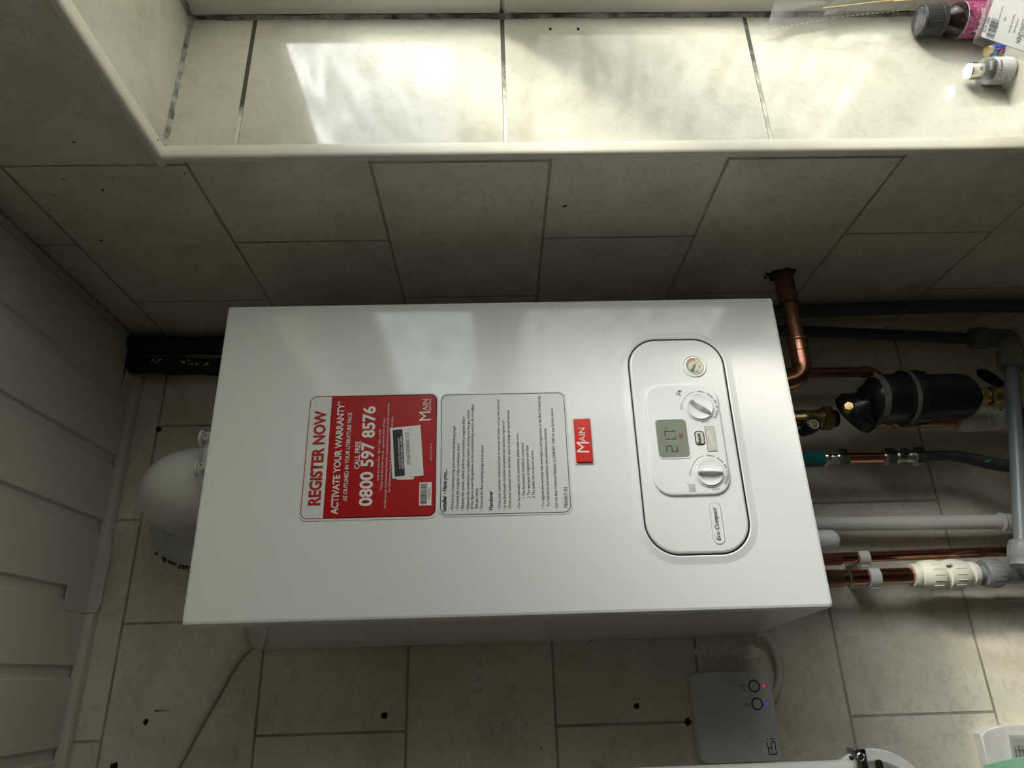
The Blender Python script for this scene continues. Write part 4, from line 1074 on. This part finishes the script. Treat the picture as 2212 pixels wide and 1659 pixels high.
RYF = .250
q = [at(*p_, 1, RYF) for p_ in ((1515, 1649), (1494, 1453), (1665, 1448), (1690, 1646))]
rx0, rx1 = (q[0].x + q[3].x) / 2, (q[1].x + q[2].x) / 2; rz1, rz0 = (q[0].z + q[1].z) / 2, (q[2].z + q[3].z) / 2
rc_ = V3(((rx0 + rx1) / 2, RYF, (rz0 + rz1) / 2)); rw, rh = rx1 - rx0, rz1 - rz0
rv = thing('thermostat_receiver', 'white square receiver box with two round buttons and indicator lights', 'receiver', (rc_.x, D, rc_.z))
link('front_cover', rr_loft(NB(), rc_, U, Vv, N, rw, rh, .009, [(.0002, -.016), (0, -.015), (0, -.0012), (.0004, -.0004), (.0012, 0)]), M['receiver'], rv)
link('back_box', rr_loft(NB(), rc_, U, Vv, N, rw - .002, rh - .002, .009, [(.0005, -.0298), (0, -.029), (0, -.0155)]), M['receiver_side'], rv)
def on_rcv(u, v): return at(u, v, 1, RYF)
for (u, v), (lu, lv), mm in (((1629, 1482), (1650, 1482), 'led_red'), ((1635.5, 1520.5), (1656.5, 1520), 'led_blue')):
    c = on_rcv(u, v)
    bm = lathe(NB(), c, N, [(0, .0062), (.0006, .0064), (.0008, .0068), (.0008, .0074), (.0004, .0078), (0, .0079)], 40, cap=False)
    link('button_ring', bm, M['ink'], rv)
    link('button', lathe(NB(), c, N, [(0, .0062), (.0008, .0060), (.0012, .0054), (.0013, 0)], 36), M['receiver'], rv)
    link('indicator', lathe(NB(), on_rcv(lu, lv), N, [(0, .0017), (.0006, .0014), (.0009, .0007), (.001, 0)], 14), M[mm], rv)
bm = NB(); c = on_rcv(1606, 1486); c.y = RYF
def strokes(bm, c, pts, wd=.0005, off=.0003):
    for a, b_ in zip(pts, pts[1:]):
        a, b_ = V3((a[0], a[1], 0)), V3((b_[0], b_[1], 0)); d = (b_ - a)
        if d.length < 1e-6: continue
        d.normalize(); s = V3((-d.y, d.x, 0)) * wd / 2; a = a - d * wd / 2; b_ = b_ + d * wd / 2
        poly(bm, c, U, Vv, N, [(a - s).xy, (b_ - s).xy, (b_ + s).xy, (a + s).xy], off)
strokes(bm, c, [(-.0042, -.0018), (-.0042, -.0006), (-.001, .0002), (.0012, .0018), (.0038, .0018), (.0038, -.0016), (.0026, -.0016), (.0022, .0002), (.0004, -.0004), (-.0022, -.0018), (-.0042, -.0018)])
strokes(bm, c, [(.0012, .0018), (.0012, .0030), (.0034, .0030), (.0034, .0018)])
link('tap_icon', bm, M['ink'], rv, fix=False); bm = NB()
c = on_rcv(1613.5, 1522.5)
strokes(bm, c, [(0, .0046), (-.0016, .0012), (-.0022, -.0008), (-.0016, -.0024), (0, -.0030), (.0016, -.0024), (.0022, -.0008), (.0016, .0010), (.0006, .0022), (0, .0046)], .00045)
strokes(bm, c, [(.0002, .0004), (.0012, -.0008), (.0008, -.0018), (-.0004, -.0016), (-.0006, -.0006), (.0002, .0004)], .00035)
# maker's mark
link('flame_icon', bm, M['ink'], rv, fix=False); bm = NB()
c = on_rcv(1668, 1619)
strokes(bm, c, [(.0010, .0052), (-.0048, .0052), (-.0058, .0044), (-.0058, -.0040), (-.0048, -.0048), (.0030, -.0048)], .0011)
strokes(bm, c, [(-.0056, .0002), (.0010, .0002)], .0009)
strokes(bm, c, [(.0088, .0052), (.0028, .0052), (.0018, .0044), (.0018, .0010), (.0024, .0002), (.0084, .0002), (.0092, -.0006), (.0092, -.0040), (.0084, -.0048), (.0030, -.0048)], .0011)
strokes(bm, c, [(.0124, .0010), (.0124, -.0048)], .0011); bx(bm, c, .0117, .0036, .0131, .0050, .0003)
link('maker_mark', bm, M['ink'], rv, fix=False)

# drill holes, chips and glue left on the back wall
bm = NB()
for u, v, s in ((315, 1560, .0042), (830, 1545, .0045), (1375, 1525, .0042), (1486, 1560, .0048), (343, 928, .0052), (247, 1655, .0048), (1278, 1384, .0016), (1169, 1617, .0012)):
    c = at(u, v, 1, D); r = random.Random(u); pts = []
    for k in range(14):
        a = 2 * PI * k / 14; q_ = s * r.uniform(.75, 1.15); pts.append((math.cos(a) * q_, math.sin(a) * q_))
    poly(bm, c, U, Vv, N, pts, .0004)
a, b_ = at(334, 1535.5, 1, D), at(369, 1534.5, 1, D); poly(bm, a, (b_ - a).normalized(), EX, N, [(0, -.0011), ((b_ - a).length, -.0002), ((b_ - a).length, .0002), (0, .0008)], .0004)
link('drill_holes', bm, M['hole'], wall_back)
c = at(2140, 815, 1, D); bm = NB()
poly(bm, c, U, Vv, N, [(.016, .017), (.012, .022), (.002, .022), (-.008, .012), (-.019, -.004), (-.018, -.016), (-.010, -.020), (.002, -.012), (.014, .002)], .0004)
link('pipe_hole', bm, M['hole'], wall_back)
bm = NB()
for u, v, ru, rv_ in ((1540, 1406, 52, 16), (1610, 1408, 42, 14), (1035, 1432, 7, 11), (1036, 1478, 9, 17), (1088, 1576, 22, 9), (1124, 1566, 10, 22), (1072, 1556, 14, 12)):
    r = random.Random(u + v); c = at(u, v, 1, D); sx_, sz_ = rv_ / 1560, ru / 1560; rows = []
    cen = bm.verts.new(c + N * .0014); ringv = []
    for k in range(40):
        a = 2 * PI * k / 40; q_ = r.uniform(.8, 1.1); ringv.append(bm.verts.new(c + V3((math.cos(a) * sx_ * q_, 0, math.sin(a) * sz_ * q_)) + N * .0002))
    mid = []
    for k in range(40):
        a = 2 * PI * k / 40; q_ = r.uniform(.35, .6); mid.append(bm.verts.new(c + V3((math.cos(a) * sx_ * q_, 0, math.sin(a) * sz_ * q_)) + N * r.uniform(.0006, .0022)))
    for k in range(40):
        j = (k + 1) % 40
        bm.faces.new((ringv[k], ringv[j], mid[j], mid[k])); bm.faces.new((mid[k], mid[j], cen))
link('glue_residue', bm, M['glue'], wall_back, angle=20)
bm = NB()
r = random.Random(5)
for u, v, s in ((160, 307, .0022), (222, 410, .0022), (218, 519, .003), (243, 383, .0013), (341, 302, .0012), (398, 373, .0015), (137, 387, .0018), (115, 419, .0015), (312, 448, .001), (342, 449, .001), (383, 463, .001), (236, 437, .0011), (123, 455, .001), (1220, 445, .003), (290, 383, .001)):
    c = at(u, v, 0, XR); pts = []; a0 = r.uniform(0, 3)
    for k in range(10):
        a = 2 * PI * k / 10; pts.append((s * 1.3 * r.uniform(.6, 1.1) * math.cos(a), s * .55 * r.uniform(.6, 1.1) * math.sin(a)))
    ca, sa_ = math.cos(a0), math.sin(a0)
    poly(bm, c, EY, EZ, -EX, [(x * ca - y * sa_, x * sa_ + y * ca) for x, y in pts], .0004)
link('tile_chips', bm, M['hole'], wall_right)
bm = NB()
for u, v in ((1189, 63), (1249, 63)):
    c = at(u, v, 1, YJ); poly(bm, c, U, Vv, N, [(.0022 * math.cos(k * PI / 5), .0018 * math.sin(k * PI / 5)) for k in range(10)], .0004)
link('jamb_drill_holes', bm, M['hole'], wall_right)

# ------------------------------------------------------------------ things at the left edge of the room, image foot
FYp = .14
def pf(u, v): return at(u, v, 1, FYp)
ra, rb = pf(1480, 1674), pf(1838, 1660)
rl2 = thing('wall_rail', 'white upright rail with chrome clip end, left of the thermostat receiver', 'rail', tuple(rb))
d = (ra - rb).normalized()
bm = tube(NB(), [rb + d * .004, rb + d * .30], .0095, 28)
link('bar', bm, M['fixture'], rl2)
c = pf(1850, 1640); br_ = NB()
bevel_box(br_, (c.x - .040, FYp - .012, c.z - .0075), (c.x + .012, FYp + .010, c.z + .0060), .0012)
link('end_bracket', br_, M['chrome'], rl2)
bm = lathe(NB(), V3((c.x + .0035, FYp - .0125, c.z - .0005)), N, [(0, .0050), (.0015, .0050), (.0020, .0040), (.0010, .0032), (-.0005, .0030), (-.0005, 0)], 24); link('bracket_screw', bm, M['chrome'], rl2)
bm = lathe(NB(), V3((c.x + .002, FYp - .002, c.z + .006)), EZ, [(0, .0022), (.003, .0022), (.0034, 0)], 14); link('bracket_pin', bm, M['black'], rl2)
# foot joins the wall behind
bm = NB(); cyl(bm, V3((c.x - .02, FYp + .008, c.z)), V3((c.x - .02, D - .0005, c.z)), .006); link('wall_foot', bm, M['chrome'], rl2)
tp = rb + d * .285
link('wall_foot', cyl(NB(), V3((tp.x, FYp, tp.z)), V3((tp.x, D - .0005, tp.z)), .006), M['chrome'], rl2)
c0 = pf(1868, 1700)
dish = thing('soap_dish', 'white round-rimmed dish hung beside the chrome clip', 'dish', tuple(c0))
cc = pf(1872, 1617); R0 = .0665; cen = V3((cc.x - R0, FYp + .012, cc.z - .004))
bm = lathe(NB(), cen + V3((0, .014, 0)), -EY, [(0, .050), (.004, .058), (.012, .0645), (.020, R0), (.026, R0), (.028, R0 - .0015), (.028, R0 - .0125), (.025, R0 - .0155), (.012, R0 - .022), (.006, R0 - .028), (.006, 0)], 72)
link('bowl', bm, M['fixture'], dish)
t_ = pf(1884, 1650); bm = rr_loft(NB(), V3((t_.x - .014, FYp - .014, t_.z)), U, Vv, N, .040, .0105, .004, [(0, 0), (0, .002), (.0006, .0026)]); link('clip_tongue', bm, M['chrome'], dish)
bm = NB(); cyl(bm, V3((cen.x, FYp + .02, cen.z)), V3((cen.x, D - .0005, cen.z)), .010); link('dish_stem', bm, M['chrome'], dish)

# white framed box with a clear panel, and a mint cloth in front of it
BY = .262
fa_ = thing('framed_box', 'white chipped ogee-edged box with clear ribbed panel at the lower corner', 'box', (-.15, BY, -.40))
pxs = [(2119, 1586), (2130, 1580), (2142, 1571), (2152, 1568), (2175, 1568), (2230, 1566), (2300, 1566), (2310, 1760), (2150, 1760), (2136, 1650)]
P3 = [at(u, v, 1, BY) for u, v in pxs]; o = P3[0]
prof = [(p_.x - o.x, p_.z - o.z) for p_ in P3]
bm = poly(NB(), V3((o.x, BY, o.z)), U, Vv, N, prof, -.0175, .0175)
bmesh.ops.bevel(bm, geom=[e_ for e_ in bm.edges if all(abs(v_.co.y - BY) < 1e-5 for v_ in e_.verts)], offset=.0025, segments=3, affect='EDGES')
link('frame', bm, M['painted'], fa_)
P3 = [at(u, v, 1, BY - .001) for u, v in ((2178, 1586), (2320, 1595), (2320, 1760), (2200, 1740))]
ctr = sum(P3, V3()) / 4; o = P3[0]
bm = poly(NB(), V3((o.x, BY, o.z)), U, Vv, N, [(p_.x - o.x, p_.z - o.z) for p_ in P3], -.0005, .0015); link('panel_recess', bm, M['seal'], fa_)
bm = poly(NB(), V3((o.x, BY, o.z)), U, Vv, N, [(p_.x - o.x, p_.z - o.z) for p_ in P3], .003, .002); link('clear_panel', bm, M['shell'], fa_)
bm = NB()
for u0, v0, u1, v1 in ((2192, 1612, 2204, 1680), (2200, 1611, 2213, 1680), (2192, 1612, 2225, 1614), (2208, 1614, 2222, 1680), (2190, 1598, 2230, 1604)):
    tube(bm, [at(u0, v0, 1, BY - .006), at(u1, v1, 1, BY - .006)], .0011, 8)
link('ribs', bm, M['shell'], fa_)
MY = .250
q = [at(u, v, 1, MY) for u, v in ((2124, 1653), (2180, 1640), (2250, 1625), (2330, 1640), (2330, 1760), (2100, 1760))]
bm = NB(); A = [bm.verts.new(p_) for p_ in q]; bm.faces.new(A)
bmesh.ops.subdivide_edges(bm, edges=bm.edges[:], cuts=3, use_grid_fill=True)
bmesh.ops.solidify(bm, geom=bm.faces[:], thickness=.003)
solo('folded_cloth', bm, M['mint'], 'mint green folded cloth laid over the front of the white framed box', 'cloth', tuple(q[0]))

# ------------------------------------------------------------------ things on the window sill, against the jamb
def wrapper(c, r, a_mid, z0):
    """map flat lettering onto an upright cylinder"""
    def f(x0, w, y0):
        def g_(x, y):
            a = a_mid + (x + x0) / r
            return V3((c.x + r * math.cos(a), c.y + r * math.sin(a), z0 + y + y0))
        return g_
    return f
B = at(1985, 45, 1, -.193); bx_, by_, bzt = B.x, -.1935, B.z
bot = thing('oil_bottle', 'dark amber bottle with ribbed black cap and magenta flower label', 'bottle', (bx_, by_, ZS))
bc_ = V3((bx_, by_, 0))
def BZ(z): return V3((bx_, by_, z))
bm = lathe(NB(), BZ(ZS), EZ, [(0, .016), (.002, .0195), (.004, .0203), (.044, .0203), (.049, .0195), (.055, .0165), (.060, .0122), (.063, .0112), (.070, .0112)], 48)
link('bottle_glass', bm, M['amber'], bot)
bm = lathe(NB(), BZ(ZS + .0045), EZ, [(0, .0205), (.038, .0205)], 64, cap=False)
link('label', bm, M['magenta'], bot)
bm = lathe(NB(), BZ(ZS + .0425), EZ, [(0, .02055), (.0012, .02055)], 64, cap=False)
link('label_border', bm, M['bottle_label'], bot)
capz = bzt
bm = NB(); n = 60; hc = capz - (ZS + .064)
G = []
for t, q in ((0, .0182), (.002, .0186), (hc * .20, .0186), (hc * .22, .0176), (hc - .003, .0176), (hc - .0008, .0170), (hc, .0158)):
    G.append([bm.verts.new(BZ(ZS + .064 + t) + V3((math.cos(2 * PI * k / n), math.sin(2 * PI * k / n), 0)) * (q - (.0006 if k % 2 and .22 * hc <= t < hc - .001 else 0))) for k in range(n)])
for A, B2 in zip(G, G[1:]):
    for k in range(n): bm.faces.new((A[k], A[(k + 1) % n], B2[(k + 1) % n], B2[k]))
bm.faces.new(G[0]); bm.faces.new(G[-1])
link('screw_cap', bm, M['cap_black'], bot, angle=30)
bm = lathe(NB(), BZ(capz), EZ, [(-.0005, .0154), (.0003, .0154), (.0003, 0)], 40, cap=False); link('cap_top', bm, M['cap_grey'], bot)
bm = NB()
for r0, r1 in ((.0148, .0152), (.0092, .0096)): arc(bm, BZ(capz), EX, EY, EZ, r0, r1, 0, 360, .0006, 40)
for k, ch in enumerate('CLOSE TIGHTLY PUSH DOWN '):
    if ch == ' ': continue
    a = -k * 2 * PI / 24 + 1; d = V3((math.cos(a), math.sin(a), 0)); text(bm, ch, BZ(capz) + d * .0105 - V3((d.y, -d.x, 0)) * .001, V3((d.y, -d.x, 0)), d, EZ, size=.0045, off=.0006, res=1)
link('cap_embossing', bm, M['cap_black'], bot, fix=False)
amid = math.atan2(CAM.y - by_, CAM.x - bx_); wr_ = wrapper(bc_, .0207, amid, ZS + .0045)
bm = NB(); r = random.Random(9)
def petal(bm, cx, cy, ang, L, wd, rad=.0206):
    pts = []
    for k in range(14):
        t = 2 * PI * k / 14; x, y = L * (.5 + .5 * math.cos(t)), wd * math.sin(t) * (.6 + .4 * math.cos(t))
        pts.append((cx + x * math.cos(ang) - y * math.sin(ang), cy + x * math.sin(ang) + y * math.cos(ang)))
    f = wrapper(bc_, rad, amid, ZS + .0045)(0, 0, 0)
    bm.faces.new([bm.verts.new(f(x, y)) for x, y in pts])
for cx, cy in ((-.013, .012), (-.002, .030), (.010, .008), (.016, .026), (-.018, .031)):
    for k in range(5): petal(bm, cx, cy, k * 1.257 + cx * 90, .0075, .0030)
link('petals', bm, M['pink_petal'], bot, fix=False)
bm = NB()
for cx, cy, a in ((.004, .033, .6), (-.010, .022, 2.5), (.014, .016, -1), (-.016, .006, 1.8)): petal(bm, cx, cy, a, .009, .0028, .02065)
link('leaves', bm, M['plum'], bot, fix=False)
bm = NB()
text(bm, 'Radiant', None, U, Vv, N, size=.0095, shear=.3, wrap=wr_(-.015, 0, .020)); text(bm, 'ORCHID', None, U, Vv, N, size=.0045, wrap=wr_(-.007, 0, .0125))
text(bm, 'fragrance oil', None, U, Vv, N, size=.003, wrap=wr_(-.008, 0, .0075), res=1)
link('label_lettering', bm, M['white_print'], bot, fix=False)

# small clear bottle with silver cap
Bn = at(2150, 153, 1, -.1885); nx, ny = Bn.x, -.1885
ztop = at(2091, 155, 1, -.1885).z
nb_ = thing('diffuser_bottle', 'small clear bottle with shiny silver cap and pale label', 'bottle', (nx, ny, ZS))
hb = (ztop - ZS)
bm = lathe(NB(), (nx, ny, ZS), EZ, [(0, .012), (.0015, .0142), (.003, .0148), (hb * .60, .0148), (hb * .66, .0138), (hb * .70, .010), (hb * .72, .0085), (hb * .78, .0085)], 44)
link('bottle_glass', bm, M['clear_bottle'], nb_)
bm = lathe(NB(), (nx, ny, ZS + .003), EZ, [(0, .0150), (hb * .60 - .007, .0150)], 56, cap=False); link('label', bm, M['bottle_label'], nb_)
bm = lathe(NB(), (nx, ny, ZS + hb * .70), EZ, [(0, .0090), (.0008, .0094), (hb * .30 - .001, .0094), (hb * .30, .0086), (hb * .30, 0)], 40); link('cap', bm, M['silver'], nb_)
an = math.atan2(CAM.y - ny, CAM.x - nx); f = wrapper(V3((nx, ny, 0)), .01515, an, ZS + .003)
bm = NB()
text(bm, 'Clean', None, U, Vv, N, size=.0060, shear=.3, wrap=f(.000, 0, .0215), res=2); text(bm, 'Linen', None, U, Vv, N, size=.0060, shear=.3, wrap=f(.000, 0, .0160), res=2)
for k in range(7): text(bm, ('room fragrance oil', 'keep out of reach', 'of children and pets', 'wash hands after', 'handling', 'avoid contact', 'with eyes')[k], None, U, Vv, N, size=.0021, wrap=f(-.0165, 0, .024 - k * .0032), res=1)
link('label_lettering', bm, M['ink'], nb_, fix=False)
bm = NB(); pq = f(.001, 0, .0282); bm.faces.new([bm.verts.new(pq(x, y)) for x, y in [(k * .0015, 0) for k in range(8)] + [(.0105 - k * .0015, .0034) for k in range(8)]])
link('label_band', bm, M['grey_print'], nb_, fix=False)

# slim blue printed tube with gold end
l0 = at(2131, 110, 1, -.190); lx = l0.x
lt = thing('blue_tube', 'slim blue printed tube with gold end between carton and silver-capped bottle', 'lighter', (lx + .004, -.190, ZS))
la = (V3((lx, -.190, l0.z)) - V3((lx + .004, -.190, ZS + .0005))); Ll = la.length
bm = lathe(NB(), (lx + .004, -.190, ZS + .0005), la, [(0, .0065), (Ll * .78, .0065)], 28); link('wrap', bm, M['blue_wrap'], lt)
bm = lathe(NB(), V3((lx + .004, -.190, ZS + .0005)) + la * .78, la, [(0, .0062), (Ll * .2, .0062), (Ll * .22, .0056), (Ll * .22, .004)], 28); link('gold_end', bm, M['gold'], lt)
f = wrapper(V3((lx + .0015, -.190, 0)), .0069, math.atan2(CAM.y + .19, CAM.x - lx), ZS)
def spray(bm, x, y, n, L, wd, a0, a1):
    for k in range(n):
        a = a0 + (a1 - a0) * k / max(1, n - 1); d = (math.cos(a), math.sin(a)); s = (-d[1] * wd, d[0] * wd); g_ = f(0, 0, 0)
        bm.faces.new([bm.verts.new(g_(x + d[0] * L * t + s[0] * q, y + d[1] * L * t + s[1] * q)) for t, q in ((0, -.5), (.5, -1), (1, 0), (.5, 1), (0, .5))])
bm = NB(); spray(bm, .0005, .014, 7, .006, .0005, .2, 2.9); spray(bm, .0005, .014, 1, .010, .0004, -1.4, -1.4); link('palm_print', bm, M['bottle_label'], lt, fix=False)
bm = NB(); spray(bm, -.004, .010, 6, .005, .0006, .3, 3.2); link('frond_print', bm, M['cyan_print'], lt, fix=False)
bm = NB(); spray(bm, -.003, .004, 6, .0045, .0008, -.3, 2.6); spray(bm, -.006, .016, 3, .003, .0006, 0, 2); link('coral_print', bm, M['orange_print'], lt, fix=False)

# clear clamshell carton, tilted, its printed card upside down
CY = -.285
c0_, c1_, c2_ = at(2110, 78, 1, CY), at(2138, -4, 1, CY), at(2212, 93, 1, CY)
cu = (c1_ - c0_); cu.y = 0; cu.normalize(); cv = V3((cu.z, 0, -cu.x))
cwid, chei = .085, .0
# lower corner rests on the sill
chei = min((c0_.z - ZS - .0005) / -cv.z, (c0_.z + cu.z * cwid - ZS) / -cv.z) if cv.z < 0 else .1
cten = c0_ + cu * cwid / 2 + cv * chei / 2
ct = thing('wax_carton', 'clear plastic clamshell carton with upside-down white printed card', 'carton', (cten.x, CY, ZS))
bm = rr_loft(NB(), V3((cten.x, CY, cten.z)), cu, -cv, N, cwid, chei, .005, [(.003, -.010), (.001, -.009), (.001, -.004), (0, -.003), (0, -.001), (.001, 0)])
link('shell', bm, M['shell'], ct)
bm = rr_loft(NB(), V3((cten.x, CY + .003, cten.z)), cu, -cv, N, cwid - .012, chei - .010, .002, [(0, -.0006), (0, 0)])
link('printed_card', bm, M['bottle_label'], ct)
TU, TV = -cu, cv                                     # the print reads from the other way up
def ctxt(bm, s_, a, b, size, **k): text(bm, s_, V3((c0_.x, CY + .0027, c0_.z)) + cu * a + cv * b, TU, TV, N, size=size, **k)
bm = NB(); ctxt(bm, 'CLEAN LINEN', .052, .0375, .0062); ctxt(bm, 'scented wax melts', .050, .0325, .0032, res=1); ctxt(bm, 'fragrance for the home', .054, .0280, .0032, res=1); ctxt(bm, '10037 43255', .037, .0045, .0048); ctxt(bm, '(68g)', .046, .0205, .0034, res=1); ctxt(bm, 'warm in a burner', .060, .0150, .0030, res=1)
rb_ = random.Random(2); x = .008
while x < .038:
    t = rb_.choice((.0004, .0008, .0012)); poly(bm, V3((c0_.x, CY + .0027, c0_.z)), cu, cv, N, [(x, .0090), (x + t, .0090), (x + t, .0170), (x, .0170)], 0); x += t + rb_.choice((.0004, .0007, .0011))
link('card_lettering', bm, M['ink'], ct, fix=False)
bm = NB()
for k in range(9):
    a = -.4 + k * .12; o_ = V3((c0_.x, CY + .0026, c0_.z)) + cu * (.022 + .002 * k) + cv * .049; d = cu * math.sin(a) + cv * math.cos(a); s_ = cu * math.cos(a) - cv * math.sin(a)
    bm.faces.new([bm.verts.new(o_ + d * (L_2 - .008) + s_ * q) for L_2, q in ((0, 0), (.008, -.0012), (.017, 0), (.008, .0012))])
link('leaf_print', bm, M['leaf'], ct, fix=False)

# clear film bag of bamboo sticks leaning in the corner of the frame
bg_ = thing('film_bag', 'crumpled clear film bag with perforated edge in the window corner', 'bag', tuple(at(1820, 40, 1, -.186)))
def film(pxs, dy, seed, name):
    bm = NB(); r = random.Random(seed)
    rows = []
    for (a, b_) in pxs:
        row = []
        for k in range(9):
            t = k / 8; u, v = a[0] + (b_[0] - a[0]) * t, a[1] + (b_[1] - a[1]) * t
            yy = -.176 - dy - .020 * t - r.uniform(0, .006) * (1 if 0 < k else .3); row.append(bm.verts.new(at(u, v, 1, yy)))
        rows.append(row)
    for A, B2 in zip(rows, rows[1:]):
        for k in range(8): bm.faces.new((A[k], A[k + 1], B2[k + 1], B2[k]))
    link(name, bm, M['film'], bg_, angle=180)
film([((1656, 66), (1680, -30)), ((1690, 60), (1715, -30)), ((1730, 53), (1752, -30)), ((1772, 46), (1800, -30)), ((1790, 41), (1880, -30))], .002, 1, 'film_flap')
film([((1770, 47), (1820, -30)), ((1808, 39), (1850, -30)), ((1860, 33), (1890, -30)), ((1920, 26), (1940, -30)), ((1966, 21), (1985, -30))], .005, 2, 'film_body')
bm = NB()
for k in range(58):
    t = k / 57; u = 1662 + 310 * t; v = (63 - 24 * (u - 1662) / 140) if u < 1802 else (37 - 16 * (u - 1802) / 170)
    d_ = .0015 if k % 2 else 0
    if k % 2: tube(bm, [at(u - 2.0, v + .2, 1, -.1835), at(u + 2.0, v - .2, 1, -.1835)], .0004, 6)
link('perforation', bm, M['white_pipe'], bg_)
bm = NB()
tube(bm, [at(1775, 44, 1, -.186), at(1870, -4, 1, -.190)], .0007, 6); tube(bm, [at(1788, 38, 1, -.187), at(1818, -4, 1, -.191)], .0009, 6)
link('film_crease', bm, M['shell'], bg_)
for i, (a, b_, rr3, lab) in enumerate((((1778, 18), (1900, 4), .0008, 'thin bamboo stick poking from the film bag, nearest the wall'), ((1886, 6), (2060, -6), .0011, 'thicker bamboo stick inside the film bag, towards the amber bottle'))):
    p0_, p1_ = at(*a, 1, -.200), at(*b_, 1, -.206)
    solo('bamboo_stick', cyl(NB(), p0_, p0_ + (p1_ - p0_) * 1.25, rr3, 10), M['wood'], lab, 'stick', tuple(p0_), 'bamboo sticks in the film bag')
